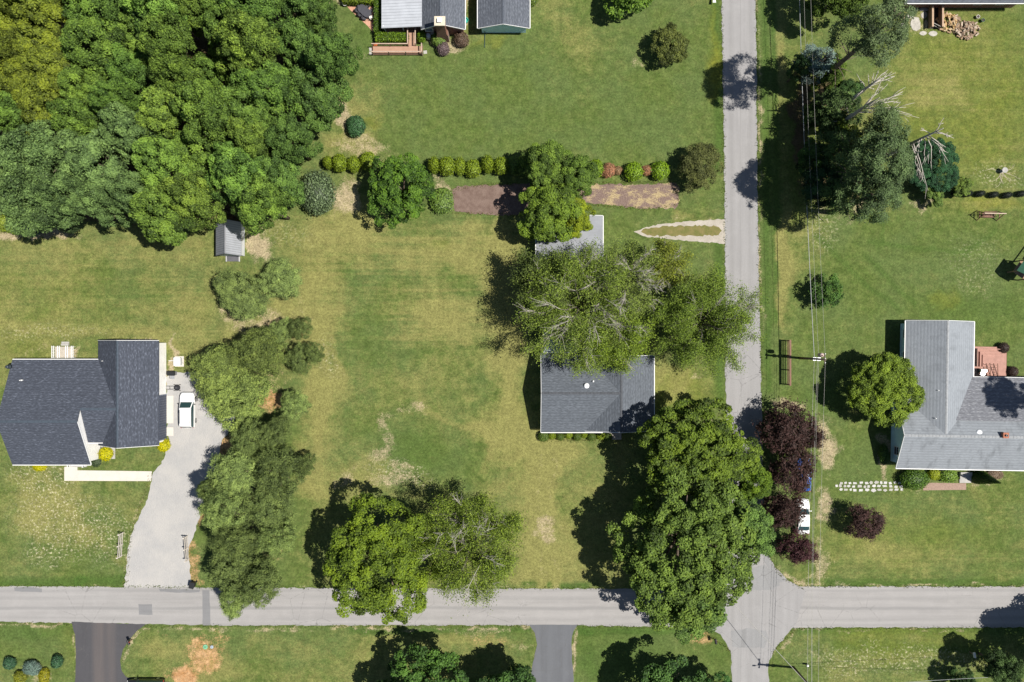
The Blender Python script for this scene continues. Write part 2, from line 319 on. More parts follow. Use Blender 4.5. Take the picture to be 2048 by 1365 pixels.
def ground_mat():
    t = NT('lawn_ground'); A = {k: t.attr(k) for k in list(M) + ['stripe']}
    n_hi = t.noise(5.5, 3, .65); n_md = t.noise(1.1, 4, .6); n_lo = t.noise(.16, 3, .5); n_fx = t.noise(16, 2, .7)
    n_st = t.noise(1, 3, .6, t.mapping((.05, 1.35, 1)))
    g = t.mix(t.rng(n_md, .3, .7), (.066, .099, .022), (.104, .134, .036))
    g = t.mix(t.rng(n_lo, .35, .65, 0, .5), g, (.083, .117, .040))
    g = t.mix(t.math('MULTIPLY', A['lush'], t.rng(n_md, .2, .6, .35, 1.), True), g, (.050, .092, .018))
    g = t.mix(t.math('MULTIPLY', A['lime'], t.rng(n_md, .2, .7, .4, 1.), True), g, (.150, .158, .022))
    drf = t.math('ADD', A['dry'], t.math('MULTIPLY', t.math('SUBTRACT', n_hi, .5), .95))
    drf = t.math('ADD', drf, t.math('MULTIPLY', t.math('SUBTRACT', n_md, .5), .55))
    drf = t.math('ADD', drf, t.math('MULTIPLY', t.math('MULTIPLY', t.math('SUBTRACT', n_st, .5), A['stripe']), 1.25))
    dry = t.mix(t.rng(n_fx, .3, .7), (.158, .158, .046), (.236, .214, .080))
    n_ms = t.noise(.42, 5, .68)
    drf = t.math('ADD', drf, t.math('MULTIPLY', t.math('SUBTRACT', n_ms, .5), 1.0))
    g = t.mix(t.rng(drf, .10, 1.0, 0, .85), g, dry)
    wf = t.math('MULTIPLY', A['weed'], t.rng(t.noise(3.2, 3, .7), .52, .66), True)
    g = t.mix(wf, g, (.42, .38, .26))
    # a sprinkle of pale clover heads and dead stalks everywhere
    sp = t.rng(t.voro(1.7), .0, .16, 1, 0)
    g = t.mix(t.math('MULTIPLY', sp, t.rng(n_md, .5, .7, 0, .45), True), g, (.35, .32, .2))
    def edge(a, k=.9): return t.rng(t.math('ADD', t.math('ADD', a, t.math('MULTIPLY', t.math('SUBTRACT', n_hi, .5), k)), t.math('MULTIPLY', t.math('SUBTRACT', n_md, .5), 1.1)), .30, .95)
    soil = t.mix(t.rng(n_hi, .25, .75), (.25, .195, .115), (.40, .33, .22))
    g = t.mix(t.math('MULTIPLY', edge(A['dirt'], 1.2), .86), g, soil)
    cl = t.mix(t.rng(n_md, .25, .75), (.36, .165, .070), (.47, .29, .16))
    g = t.mix(t.math('MULTIPLY', edge(A['clay'], 1.3), .85), g, cl)
    g = t.mix(t.math('MULTIPLY', edge(A['litter'], .6), .9), g, t.mix(n_hi, (.055, .036, .022), (.13, .085, .05)))
    fv = t.math('MULTIPLY', t.rng(n_fx, .2, .8, .80, 1.18), t.math('MULTIPLY', t.rng(t.noise(3.4, 3, .75), .25, .75, .70, 1.30), t.rng(t.noise(.8, 4, .7), .25, .75, .82, 1.18)))
    cb = t.n.new('ShaderNodeCombineColor')
    for i in range(3): t.l.new(fv, cb.inputs[i])
    g = t.mix(1., g, cb.outputs[0], 'MULTIPLY')
    hb = t.math('ADD', t.math('MULTIPLY', n_hi, .6), t.math('MULTIPLY', n_fx, .4))
    t.bsdf(g, .95, .12, 0, t.bump(hb, .75, .14)); return t.m
attrs = {k: ('POINT', v.ravel()) for k, v in M.items()}; attrs['stripe'] = ('POINT', stripe.ravel())
ground = mobj('ground', np_mesh('ground', np.stack([gx.ravel(), gy.ravel(), zz.ravel()], -1), F, ground_mat(), attrs), kind='structure',
              label='mown lawn ground with dry and green patches', cat='ground')

# ---------------------------------------------------------------- roads, drives and paths
def road_mat(name, ax, c=(.305, .293, .286), dark=(.22, .215, .212), tracks=(), speck=1.):
    t = NT(name); sc = (.06, 1.2, 1) if ax == 'x' else (1.2, .06, 1)
    nl = t.noise(1, 4, .6, t.mapping(sc)); nh = t.noise(14, 3, .7); nm = t.noise(.5, 4, .6)
    g = t.mix(t.rng(nl, .3, .72), c, tuple(x * .86 for x in c)); g = t.mix(t.rng(nm, .45, .75, 0, .45), g, tuple(x * 1.12 for x in c))
    sp = t.n.new('ShaderNodeSeparateXYZ'); t.l.new(t.co.outputs['Object'], sp.inputs[0]); u = sp.outputs['Y' if ax == 'x' else 'X']
    u = t.math('ADD', u, t.math('MULTIPLY', t.math('SUBTRACT', t.noise(.12, 2), .5), .5))
    for pos, wd, k in tracks:
        d = t.math('ABSOLUTE', t.math('SUBTRACT', u, pos)); f = t.math('MULTIPLY', t.rng(d, wd * .2, wd, k, 0), t.rng(nl, .2, .6, .45, 1.), True)
        g = t.mix(f, g, dark)
    # fine cracks
    vd = t.voro(.32, t.mapping((1, 1, 1), None, .3), 'DISTANCE_TO_EDGE'); ck = t.math('MULTIPLY', t.rng(t.math('ADD', vd, t.math('MULTIPLY', t.math('SUBTRACT', t.noise(2.5, 3), .5), .05)), .0, .012, 1, 0), t.rng(t.noise(.09, 2), .5, .6, 0, .42))
    g = t.mix(ck, g, (.09, .088, .085))
    g = t.mix(t.rng(nh, .3, .75, .24 * speck, 0), g, (.10, .098, .094)); g = t.mix(t.rng(nh, .55, .8, 0, .3 * speck), g, (.42, .41, .40))
    t.bsdf(g, .92, .15, 0, t.bump(nh, .25, .02)); return t.m
M_ew = road_mat('chipseal_ew', 'x', tracks=((-36.1, .35, .8), (-34.7, .45, .35), (-37.5, .45, .3), (-33.7, .3, .5), (-38.4, .3, .4)))
M_ns = road_mat('chipseal_ns', 'y', (.280, .273, .272), tracks=((30.9, .10, .6), (29.7, .5, .3), (32.2, .5, .3)))
M_patch = road_mat('asphalt_patch', 'x', (.19, .19, .195), speck=.7)
M_dark = road_mat('dark_driveway', 'y', (.062, .061, .067), (.108, .092, .088), tracks=((-55.8, 1.2, .8), (-54.2, 1.0, .6)), speck=.55)
M_gdrive = road_mat('grey_driveway', 'y', (.115, .120, .132), (.10, .10, .11), speck=.6)
def gravel_mat(name, c1, c2, big=2.2):
    t = NT(name); v = t.voro(7.5); n = t.noise(big, 4, .65); n3 = t.noise(22, 2, .7)
    g = t.mix(t.rng(n, .3, .7), c1, c2); g = t.mix(t.rng(v, .05, .5, .22, 0), g, tuple(x * .6 for x in c1)); g = t.mix(t.rng(n3, .35, .7, .3, 0), g, tuple(x * .5 for x in c1))
    t.bsdf(g, .95, .1, 0, t.bump(v, .5, .05)); return t.m
M_grav = gravel_mat('grey_gravel', (.335, .33, .325), (.40, .385, .365), .35)
M_gravp = gravel_mat('pale_gravel', (.33, .30, .25), (.44, .40, .35), .6)
M_mulch = gravel_mat('bark_mulch', (.135, .092, .075), (.20, .145, .12), 1.2)
M_straw = gravel_mat('straw_edge', (.36, .28, .17), (.27, .20, .12), 1.2)
M_conc = plain('concrete', (.50, .47, .42), .9, .1, 0, .07, 1.2)
M_concg = plain('grey_concrete', (.34, .33, .31), .9, .1, 0, .15, 1.2)
st = dict(kind='structure')
ew = sheet('road', PX([(-900, 1168), (0, 1172.5), (440, 1176), (1100, 1178), (1462, 1178), (1600, 1173), (2048, 1174), (3000, 1174), (3000, 1256), (2048, 1255), (1590, 1256), (1500, 1257), (1410, 1255), (1100, 1251), (440, 1251), (0, 1244), (-900, 1240)]), .008, M_ew, .10, .5, 3, label='pale grey chip-seal road running past the front lawns', **st)
ns = sheet('road', PX([(1434, -700), (1443, 0), (1448, 300), (1450, 500), (1451, 760), (1456, 1000), (1458, 1100), (1440, 1165), (1420, 1186), (1400, 1246), (1440, 1270), (1462, 1303), (1466, 1420), (1470, 2200), (1548, 2200), (1538, 1420), (1537, 1330), (1545, 1305), (1565, 1280), (1592, 1248), (1612, 1182), (1578, 1162), (1550, 1135), (1530, 1100), (1526, 960), (1522, 760), (1517, 500), (1514, 300), (1512, 0), (1508, -700)]), .012, M_ns, .10, .5, 4, label='side road of grey chip seal meeting the main road', **st)
for i, pg in enumerate(([(28, 1175.5), (56, 1174), (84, 1178), (84, 1185), (60, 1184), (29, 1183)], [(277, 1209), (304, 1209), (305, 1230), (278, 1230)], [(317, 1178), (400, 1180), (399, 1185), (350, 1186), (320, 1183)], [(405, 1181), (419, 1181), (420, 1215), (421, 1251), (405, 1251)])):
    sheet('asphalt_patch', PX(pg), .012, M_patch, .03, .5, i, parent=ew)
M_patch2 = road_mat('worn_asphalt_patch', 'y', (.25, .25, .253), (.12, .12, .12), tracks=((31.2, .5, .4),), speck=1.2)
for i, pg in enumerate(([(1462, 1262), (1500, 1257), (1532, 1262), (1536, 1278), (1530, 1296), (1466, 1296)], [(1492, 1140), (1530, 1130), (1552, 1148), (1560, 1172), (1545, 1180), (1500, 1182), (1488, 1166)], [(1535, 1105), (1546, 1135), (1572, 1162), (1560, 1164), (1540, 1146), (1528, 1118)])):
    sheet('asphalt_patch', PX(pg), .016 + .004 * i, M_patch2, .09, .4, 40 + i, parent=ns)
sheet('driveway', PX([(143, 1244), (292, 1249), (275, 1262), (258, 1280), (246, 1300), (241, 1322), (243, 1342), (252, 1354), (275, 1361), (330, 1364), (420, 1372), (420, 1600), (140, 1600), (150, 1365), (152, 1300), (150, 1270)]), .016, M_dark, .04, .6, 5, label='dark asphalt driveway with brown wear streaks opening onto the road', **st)
sheet('driveway', PX([(1058, 1250), (1155, 1250), (1147, 1262), (1143, 1280), (1144, 1320), (1148, 1365), (1152, 1500), (1060, 1500), (1060, 1365), (1066, 1325), (1074, 1290), (1070, 1266)]), .016, M_gdrive, .03, .6, 6, label='smooth blue-grey asphalt driveway between green verges', **st)
sheet('gravel_drive', PX([(334, 752), (350, 745), (420, 745), (470, 800), (468, 850), (446, 880), (440, 905), (428, 940), (415, 985), (402, 1030), (390, 1065), (376, 1100), (380, 1140), (384, 1178), (248, 1178), (252, 1140), (256, 1105), (262, 1070), (276, 1040), (290, 1010), (300, 980), (303, 950), (322, 930), (332, 905), (340, 885), (336, 860), (334, 800)]), .004, M_grav, .14, .4, 7, label='pale grey gravel drive curving up to the garage', **st)
sheet('gravel_loop', PX([(1268, 465), (1285, 457), (1320, 449), (1380, 443), (1452, 438), (1452, 488), (1400, 484), (1340, 479), (1290, 474)]), .004, M_gravp, .08, .3, 8, label='thin gravel loop drive round a strip of dry grass', **st)
sheet('grass_island', PX([(1282, 464), (1292, 457), (1330, 453), (1400, 451), (1436, 453), (1442, 461), (1438, 471), (1400, 472), (1310, 472), (1290, 469)]), .009, gravel_mat('dry_turf', (.20, .165, .068), (.115, .128, .036), 1.0), .12, .3, 9, label='tan dry grass strip inside the gravel loop', **st)
bed1 = sheet('mulch_bed', PX([(903, 380), (915, 373), (960, 371), (1000, 370), (1060, 366), (1062, 430), (1000, 431), (940, 428), (908, 424)]), .006, M_mulch, .12, .35, 10, label='brown mulch bed left of the leafy trees', **st)
def mulch_mix():
    t = NT('mulch_and_straw'); n = t.noise(.55, 4, .65, t.mapping((1, 1.6, 1))); v_ = t.voro(8); n3 = t.noise(7, 3, .7)
    m1 = t.mix(t.rng(n3, .3, .7), (.115, .078, .066), (.21, .155, .13)); m2 = t.mix(t.rng(n3, .3, .7), (.22, .165, .085), (.40, .32, .19))
    g = t.mix(t.rng(t.math('ADD', n, t.math('MULTIPLY', t.math('SUBTRACT', n3, .5), .25)), .46, .62), m1, m2); t.bsdf(g, .95, .1, 0, t.bump(v_, .5, .05)); return t.m
sheet('mulch_bed', PX([(1155, 374), (1200, 368), (1260, 370), (1350, 366), (1359, 373), (1357, 410), (1350, 418), (1290, 417), (1220, 412), (1160, 405)]), .006, mulch_mix(), .16, .3, 11, label='straw-strewn mulch strip beside the gravel loop', **st)
wk = sheet('walkway', PX([(129, 934), (155, 934), (155, 941), (304, 943), (302, 962.5), (129, 962)]), .0, M_conc, 0, 1, 13, .05, label='bright concrete walkway from porch to gravel drive', **st)
sheet('concrete_apron', PX([(333, 792), (347, 792), (347, 847), (333, 847)]), 0, M_conc, 0, 1, 14, .05, label='long concrete apron in front of the garage door', **st)
sheet('concrete_pad', PX([(333, 855), (347, 855), (347, 872), (333, 872)]), 0, M_conc, 0, 1, 15, .05, label='small square concrete pad below the garage apron', **st)
# ---------------------------------------------------------------- buildings
def shingle_mat(name, ax, c, fleck=.5, fc=None, course=2.8, stain=0., con=1.):
    t = NT(name); fc = fc or tuple(min(1, x * 2.1 + .03) for x in c)
    a, b = (2.6, 9.) if ax == 'x' else (9., 2.6)
    cell = t.noise(1, 1, .5, t.mapping((a, b, 3))); nm = t.noise(.45, 4, .6); nf = t.noise(12, 2)
    g = t.mix(t.rng(cell, .25, .75), tuple(x * (1 - .28 * con) for x in c), tuple(x * (1 + .25 * con) for x in c))
    g = t.mix(t.math('MULTIPLY', t.rng(cell, .60, .70), fleck), g, fc)
    g = t.mix(t.rng(nm, .35, .7, 0, .35), g, tuple(x * .78 for x in c))
    if stain:
        ns_ = t.noise(1, 4, .6, t.mapping((.9, .16, 1) if ax == 'x' else (.16, .9, 1))); g = t.mix(t.rng(ns_, .5, .72, 0, stain), g, tuple(x * .42 for x in c))
    w = t.n.new('ShaderNodeTexWave'); w.wave_type = 'BANDS'; w.bands_direction = 'Y' if ax == 'x' else 'X'; w.inputs['Scale'].default_value = course * .32
    w.inputs['Distortion'].default_value = .5; w.inputs['Detail Scale'].default_value = 1.5; t.l.new(t.co.outputs['Object'], w.inputs['Vector'])
    g = t.mix(t.rng(w.outputs['Fac'], .0, .4, .34, 0), g, tuple(x * .55 for x in c))
    t.bsdf(g, .9, .2, 0, t.bump(t.math('ADD', w.outputs['Fac'], nf), .35, .02)); return t.m
def siding_mat(name, c):
    t = NT(name); w = t.n.new('ShaderNodeTexWave'); w.bands_direction = 'Z'; w.inputs['Scale'].default_value = 1.6; t.l.new(t.co.outputs['Object'], w.inputs['Vector'])
    n = t.noise(1.5, 3); g = t.mix(t.rng(n, .3, .7), c, tuple(x * .9 for x in c)); g = t.mix(t.rng(w.outputs['Fac'], 0, .25, .25, 0), g, tuple(x * .6 for x in c))
    t.bsdf(g, .55, .3, 0, t.bump(w.outputs['Fac'], .4, .02)); return t.m
def brick_mat(name, c1, c2, mortar=(.35, .32, .28), sc=4.2):
    t = NT(name); b = t.n.new('ShaderNodeTexBrick'); b.inputs['Scale'].default_value = sc
    mp = t.n.new('ShaderNodeMapping'); t.l.new(t.co.outputs['Object'], mp.inputs[0]); mp.inputs['Rotation'].default_value = (math.pi / 2, 0, 0); t.l.new(mp.outputs[0], b.inputs['Vector'])
    t.put(b.inputs['Color1'], c1); t.put(b.inputs['Color2'], c2); t.put(b.inputs['Mortar'], mortar); b.inputs['Mortar Size'].default_value = .015
    t.bsdf(b.outputs['Color'], .9, .2, 0, t.bump(b.outputs['Fac'], .3, .01)); return t.m
M_white = siding_mat('white_siding', (.80, .79, .77)); M_blue = siding_mat('pale_blue_siding', (.56, .80, .93)); M_trim = plain('white_trim', (.70, .70, .69), .5, .4, 0, .04)
M_brick = brick_mat('brown_brick', (.15, .055, .035), (.20, .085, .05)); M_brickr = brick_mat('red_brick', (.30, .10, .06), (.36, .15, .09))
M_glass = NT('window_glass'); M_glass.bsdf((.02, .03, .035), .08, .6); M_glass = M_glass.m
def metal_mat(name, c, rough=.45, metal=.15):
    rough, metal = .8, 0.
    t = NT(name); n = t.noise(.8, 4, .6); n2 = t.noise(1, 3, .6, t.mapping((.3, 3, 1)))
    g = t.mix(t.rng(n, .3, .7), c, tuple(x * .86 for x in c)); g = t.mix(t.rng(n2, .5, .8, 0, .3), g, tuple(x * .75 for x in c)); t.bsdf(g, rough, .12, metal); return t.m
class House:
    def __init__(s, name, ox, oy, label, cat='house', rz=0):
        s.o = (ox, oy); s.root = empty(name, (ox, oy, 0), rz, label=label, cat=cat)
    def part(s, mb, name, mat, parent=None, **k):
        return mb.build(name, mat, parent or s.root, loc=(-s.o[0], -s.o[1], 0) if parent is None else (0, 0, 0), **k)
    def gable(s, x0, x1, y0, y1, ax, rdg, he, hr, mroof, mwall, ov=.4, og=.3, ends=(1, 1), cap=None, trim=None, he2=None, ov2=None, gut=(1, 1), walls=True, zb=0.):
        he2 = he if he2 is None else he2; ov2 = ov if ov2 is None else ov2; og0, og1 = og if hasattr(og, '__len__') else (og, og); th = .16; a, b = (y0, y1) if ax == 'x' else (x0, x1); e0, e1 = (x0, x1) if ax == 'x' else (y0, y1)
        P = (lambda u, t, z: (t, u, z)) if ax == 'x' else (lambda u, t, z: (u, t, z))
        mb = MB(); mb.slab([P(a, e0, he), P(a, e1, he), P(rdg, e1, hr), P(rdg, e0, hr)], th); mb.slab([P(b, e0, he2), P(b, e1, he2), P(rdg, e1, hr), P(rdg, e0, hr)], th)
        rf = s.part(mb, 'roof', mroof)
        if cap:
            mb = MB(); c = .16; L = e1 - e0; nseg = max(1, int(L / .45))
            for q in range(nseg):
                t0 = e0 + L * q / nseg; t1 = e0 + L * (q + 1) / nseg - .02; k1 = (hr - he) / (rdg - a); k2 = (hr - he2) / (b - rdg); h = .012 + .006 * (q % 3)
                mb.slab([P(rdg - c, t0, hr - c * k1 + h + .01), P(rdg - c, t1, hr - c * k1 + h), P(rdg, t1, hr + h), P(rdg, t0, hr + h + .01)], .03)
                mb.slab([P(rdg + c, t0, hr - c * k2 + h + .01), P(rdg + c, t1, hr - c * k2 + h), P(rdg, t1, hr + h), P(rdg, t0, hr + h + .01)], .03)
            s.part(mb, 'ridge_cap', cap, rf)
        if trim:
            for g, u, z, sg in ((gut[0], a, he, -1), (gut[1], b, he2, 1)):
                if g:
                    mb = MB(); p = P(u + sg * .07, (e0 + e1) / 2, z - .10); d = P(.09, e1 - e0, .12); mb.cbox(p, (abs(d[0]), abs(d[1]), d[2])); s.part(mb, 'gutter', trim, rf)
            for t, e, sg in ((e0, ends[0], -1), (e1, ends[1], 1)):
                if e:
                    for u, z in ((a, he), (b, he2))[:1 if e == 2 else 2]:
                        mb = MB(); mb.bar(P(u, t + sg * .03, z - .09), P(rdg, t + sg * .03, hr - .09), .045, .20); s.part(mb, 'rake_board', trim, rf)
        if walls:
            z0 = he + (hr - he) * ov / (rdg - a) - th - .02; z1 = he2 + (hr - he2) * ov2 / (b - rdg) - th - .02
            mb = MB(); mb.prism([(a + ov, zb), (b - ov2, zb), (b - ov2, z1), (rdg, hr - th - .03), (a + ov, z0)], ax, e0 + og0, e1 - og1)
            s.part(mb, 'wall', mwall)
        return rf
    def window(s, face, pos, c, z0, w, h, name='window', mframe=None, mpane=None):
        """face: 'x+','x-','y+','y-'; pos: wall plane; c: centre along the wall"""
        sg = 1 if face[1] == '+' else -1
        def bx(mb, a0, a1, q0, q1, d0, d1):
            lo, hi = sorted((pos + sg * d0, pos + sg * d1))
            mb.box(lo, hi, a0, a1, q0, q1) if face[0] == 'x' else mb.box(a0, a1, lo, hi, q0, q1)
        m = MB(); t = .09
        for r_ in ((c - w / 2 - t, c - w / 2, z0 - t, z0 + h + t), (c + w / 2, c + w / 2 + t, z0 - t, z0 + h + t), (c - w / 2, c + w / 2, z0 - t, z0), (c - w / 2, c + w / 2, z0 + h, z0 + h + t), (c - w / 2, c + w / 2, z0 + h / 2 - .03, z0 + h / 2 + .03)):
            bx(m, *r_, -.02, .07)
        f = s.part(m, name, mframe or M_trim); m = MB(); bx(m, c - w / 2, c + w / 2, z0, z0 + h, -.02, .03); s.part(m, 'pane', mpane or M_glass, f); return f
    def pipe(s, px, py, z, r=.06, h=.35, mat=None, name='vent_pipe'):
        x, y = W(px, py, z); m = MB(); m.lathe((x, y, z - .3), [(r * 1.8, 0.), (r * 1.7, .33), (r, .36), (r, .3 + h)], 10); return s.part(m, name, mat or M_trim)
M_sh_w_x = shingle_mat('dark_shingle_x', 'x', (.058, .066, .086), .55); M_sh_w_y = shingle_mat('dark_shingle_y', 'y', (.058, .066, .086), .55); M_cap_w = plain('dark_ridge', (.055, .07, .09), .9, .2)
# --- house with the garage and gravel drive
hw = House('bungalow', -56, -8, 'dark-roofed white bungalow with garage wing beside the gravel drive')
hw.gable(-65.9, -55.55, -16.3, -2.47, 'x', -10.3, 2.6, 5.9, M_sh_w_x, M_white, .45, (.35, .06), (0, 2), M_cap_w, M_trim)
hw.gable(-55.54, -50.75, -13.3, -2.47, 'x', -8.75, 3.3, 5.245, M_sh_w_x, M_white, .45, .3, (0, 0), M_cap_w, M_trim, he2=2.6)
hw.gable(-54.6, -46.6, -13.75, 0.05, 'y', -50.75, 2.55, 5.35, M_sh_w_y, M_white, .45, .3, (1, 1), M_cap_w, M_trim, gut=(0, 0), ov2=.12)
XW = -46.72  # east wall plane
m = MB(); m.box(XW, XW + .05, -13.25, -7.15, 0, 2.35); gd = hw.part(m, 'garage_door', plain('door_blue', (.13, .15, .20), .5, .4))
for i in range(18):
    m = MB(); y = -13.1 + i * .325; m.box(XW + .05, XW + .085, y, y + .28, .08, 2.2); hw.part(m, 'panel', plain('navy_panel', (.035, .045, .075), .5, .4), gd)
m = MB(); m.box(-50.4, -49.5, 0, 0, 0, 2.0)
hw.window('y+', -2.92, -59.2, .3, .9, 2.0, 'door')
for c in (-63, -57.2): hw.window('y+', -2.92, c, 1., 1.1, 1.1)
for c in (-63.2, -59.5): hw.window('y-', -15.85, c, 1., 1.2, 1.1)
hw.window('y-', -12.85, -52.5, .1, .95, 2.05, 'door', None, plain('red_door', (.2, .05, .04)))
hw.pipe(42, 761, 4.2, .06, .3); hw.pipe(204.5, 722.5, 3.4, .03, .2)
x, y = W(17.5, 734, 3.4); m = MB(); m.lathe((x, y, 3.2), [(.3, 0), (.28, .25), (.16, .3), (.16, .5), (.24, .52), (.2, .66)], 14); hw.part(m, 'roof_ventilator', plain('dark_metal', (.03, .04, .05), .5, .4), smooth=True)
# satellite dish on the roof edge
x, y = W(273, 687, 3.4); m = MB(); m.tube([(x, y + .45, 2.6), (x, y + .3, 3.2), (x, y, 3.45)], .03); sdh = hw.part(m, 'dish_mount', M_trim)
m = MB(); prof = [(.0, 0), (.18, .02), (.34, .08), (.42, .13)]; vs = []; nS = 18
for r_, z_ in prof[1:]:
    for i in range(nS): a = 2 * math.pi * i / nS; vs.append((x + r_ * math.cos(a), y + r_ * math.sin(a) * .85, 3.5 + z_ + .25 * r_ * math.sin(a)))
vs.append((x, y, 3.49)); fs = [(k * nS + i, k * nS + (i + 1) % nS, (k + 1) * nS + (i + 1) % nS, (k + 1) * nS + i) for k in range(2) for i in range(nS)] + [(i, (i + 1) % nS, 3 * nS) for i in range(nS)]
m.add(vs, fs); dd = hw.part(m, 'satellite_dish', plain('dish_grey', (.62, .63, .62), .4, .4), smooth=True)
m = MB(); m.bar((x, y - .3, 3.5), (x + .05, y - .1, 3.95), .03); hw.part(m, 'feed_arm', M_trim, dd)
# back landing with white rails
px0, px1, py0, py1 = -61.6, -59.0, -2.3, -.75
m = MB()
for i in range(18): m.box(px0 + .12, px1 - .12, py0 + i * .086, py0 + i * .086 + .075, .42, .47)
ld = hw.part(m, 'landing_deck', plain('weathered_boards', (.42, .38, .32), .85, .2))
for xx in (px0, px0 + .75, px1 - .75, px1):
    m = MB(); m.box(xx - .04, xx + .04, py0, py1 + .1, .95, 1.03); m.box(xx - .04, xx + .04, py0, py1 + .1, .55, .6)
    for q in range(5): m.box(xx - .025, xx + .025, py0 + .05 + q * .36, py0 + .1 + q * .36, 0, .98)
    hw.part(m, 'railing', M_trim, ld)
for q in range(2): m = MB(); m.box(px0 + .8, px1 - .8, py1 + .12 + q * .28, py1 + .38 + q * .28, .0, .3 - q * .14); hw.part(m, 'step', M_concg, ld)
# porch stoop
m = MB(); m.box(-55.45, -53.6, -15.9, -12.9, 0, .16); hw.part(m, 'porch', M_concg)
m = MB(); m.box(-59.6, -57.4, -17.0, -15.9, 0, .18); pr = hw.part(m, 'front_stoop', M_concg)
for xx in (-59.5, -57.5):
    m = MB(); m.bar((xx, -16.9, .2), (xx, -16.9, 1.1), .08); m.bar((xx, -15.95, 1.05), (xx, -16.95, 1.05), .07); m.bar((xx, -15.95, .55), (xx, -16.95, .55), .05); hw.part(m, 'railing', M_trim, pr)

# --- centre house
M_sh_c_x = shingle_mat('slate_shingle_x', 'x', (.096, .108, .126), .22, (.15, .165, .185)); M_sh_c_y = shingle_mat('slate_shingle_y', 'y', (.096, .108, .126), .22, (.15, .165, .185)); M_cap_c = plain('slate_ridge', (.07, .075, .085), .9, .2)
hc = House('cottage', 11, -7, 'grey-shingled cottage with clipped shrubs between the large trees')
hc.gable(3.82, 14.2, -12.02, -1.58, 'x', -6.76, 2.55, 4.5, M_sh_c_x, M_white, .45, .3, (1, 0), M_cap_c, M_trim)
hc.gable(9.55, 18.73, -11.85, -1.93, 'y', 14.15, 2.55, 4.52, M_sh_c_y, M_white, .45, .3, (1, 1), M_cap_c, M_trim, gut=(0, 1))
m = MB(); m.slab([(4.15, -1.6, 2.42), (11.5, -1.6, 2.42), (11.5, 2.3, 2.15), (4.15, 2.3, 2.15)], .12); lt = hc.part(m, 'porch_roof', metal_mat('pale_metal_roof', (.34, .38, .42)))
for i in range(19): m = MB(); xx = 4.2 + i * .4; m.slab([(xx, -1.6, 2.45), (xx + .06, -1.6, 2.45), (xx + .06, 2.3, 2.18), (xx, 2.3, 2.18)], .04); hc.part(m, 'rib', MATS.setdefault('rib_m', metal_mat('rib_metal', (.36, .40, .44))), lt)
for xx in (4.4, 7.8, 11.2): m = MB(); m.box(xx - .06, xx + .06, 2.05, 2.17, 0, 2.1); hc.part(m, 'post', M_trim)
m = MB(); m.box(4.2, 11.4, -1.9, 2.2, 0, .1); hc.part(m, 'patio_slab', M_concg)
for c in (6.2, 12): hc.window('y+', -2.03, c, 1, 1.2, 1.1)
for c in (5.5, 8): hc.window('y-', -11.57, c, 1, 1.3, 1.1)
for c in (-4, -9): hc.window('x+', 18.28, c, 1, 1.2, 1.1)
hc.window('x-', 4.12, -6.8, 1, 1.1, 1.1)
hc.window('y-', -11.55, 14.6, .15, .95, 2.05, 'door', None, plain('brown_door', (.12, .06, .04)))
x, y = W(1173, 772, 4.2); m = MB(); m.lathe((x, y, 3.9), [(.3, 0), (.30, .28), (.36, .30), (.35, .42), (.25, .52), (.08, .56)], 18); hc.part(m, 'attic_fan', plain('white_metal', (.75, .76, .77), .35, .5), smooth=True)
hc.pipe(1186.5, 763, 4.0, .07, .35); hc.pipe(1177.5, 755, 3.7, .04, .25, plain('dark_metal', (.03, .04, .05)))
m = MB(); m.box(12.9, 14.75, -13.3, -11.6, 0, .18); hc.part(m, 'brick_stoop', M_brickr)
# --- detached garage north of it
hg = House('garage', 6.0, 13.5, 'flat pale metal-roofed garage half hidden under trees', 'garage')
M_pmet = metal_mat('pale_sheet_roof', (.235, .245, .265), .5, .1)
hg.gable(3.2, 11.98, 10.9, 16.55, 'y', 7.6, 2.5, 3.15, M_pmet, M_white, .2, .2, (1, 1), None, M_trim)
for i in range(14):
    yy = 11.1 + i * .4
    for a, b in ((3.2, 7.6), (11.98, 7.6)):
        m = MB(); m.slab([(a, yy, 2.52), (a, yy + .05, 2.52), (b, yy + .05, 3.17), (b, yy, 3.17)], .03); hg.part(m, 'rib', M_pmet)
m = MB(); m.box(11.78, 11.83, 11.8, 15.6, 0, 2.2); hg.part(m, 'garage_door', M_trim)

# --- house to the right with the L-shaped grey roof
M_sh_e_x = shingle_mat('grey_shingle_x', 'x', (.215, .232, .252), .08, (.28, .29, .3), 2.8, .55, .35); M_sh_e_y = shingle_mat('grey_shingle_y', 'y', (.218, .236, .258), .06, (.28, .29, .3), 2.8, .3, .35); M_sh_e_b = shingle_mat('banded_shingle', 'x', (.150, .155, .172), .85, (.27, .275, .285), 2.)
M_cap_e = plain('pale_ridge', (.27, .28, .29), .9, .2)
he_ = House('ranch_house', 51.2, -8, 'pale blue ranch house with L-shaped grey roof and red deck', rz=R(-1.0))
he_.gable(50.75, 72.5, -16.75, -7.7, 'x', -12.2, 2.7, 4.85, M_sh_e_x, M_blue, .55, .55, (1, 1), M_cap_e, M_trim)
he_.gable(51.75, 60.75, -11.9, 2.72, 'y', 56.15, 2.65, 4.80, M_sh_e_y, M_blue, .55, .35, (0, 1), M_cap_e, M_trim)
m = MB(); m.slab([(60.6, -4.55, 2.75), (72.5, -4.55, 2.75), (72.5, -10.2, 4.05), (57.2, -10.2, 4.05)], .14); he_.part(m, 'roof', M_sh_e_b)
m = MB(); m.box(60.7, 72.4, -4.62, -4.50, 2.58, 2.73); he_.part(m, 'gutter', M_trim)
m = MB(); m.prism([(-9, 0), (-5.0, 0), (-5.0, 2.65), (-9, 3.55)], 'x', 60.0, 72.2); he_.part(m, 'wall', M_blue)
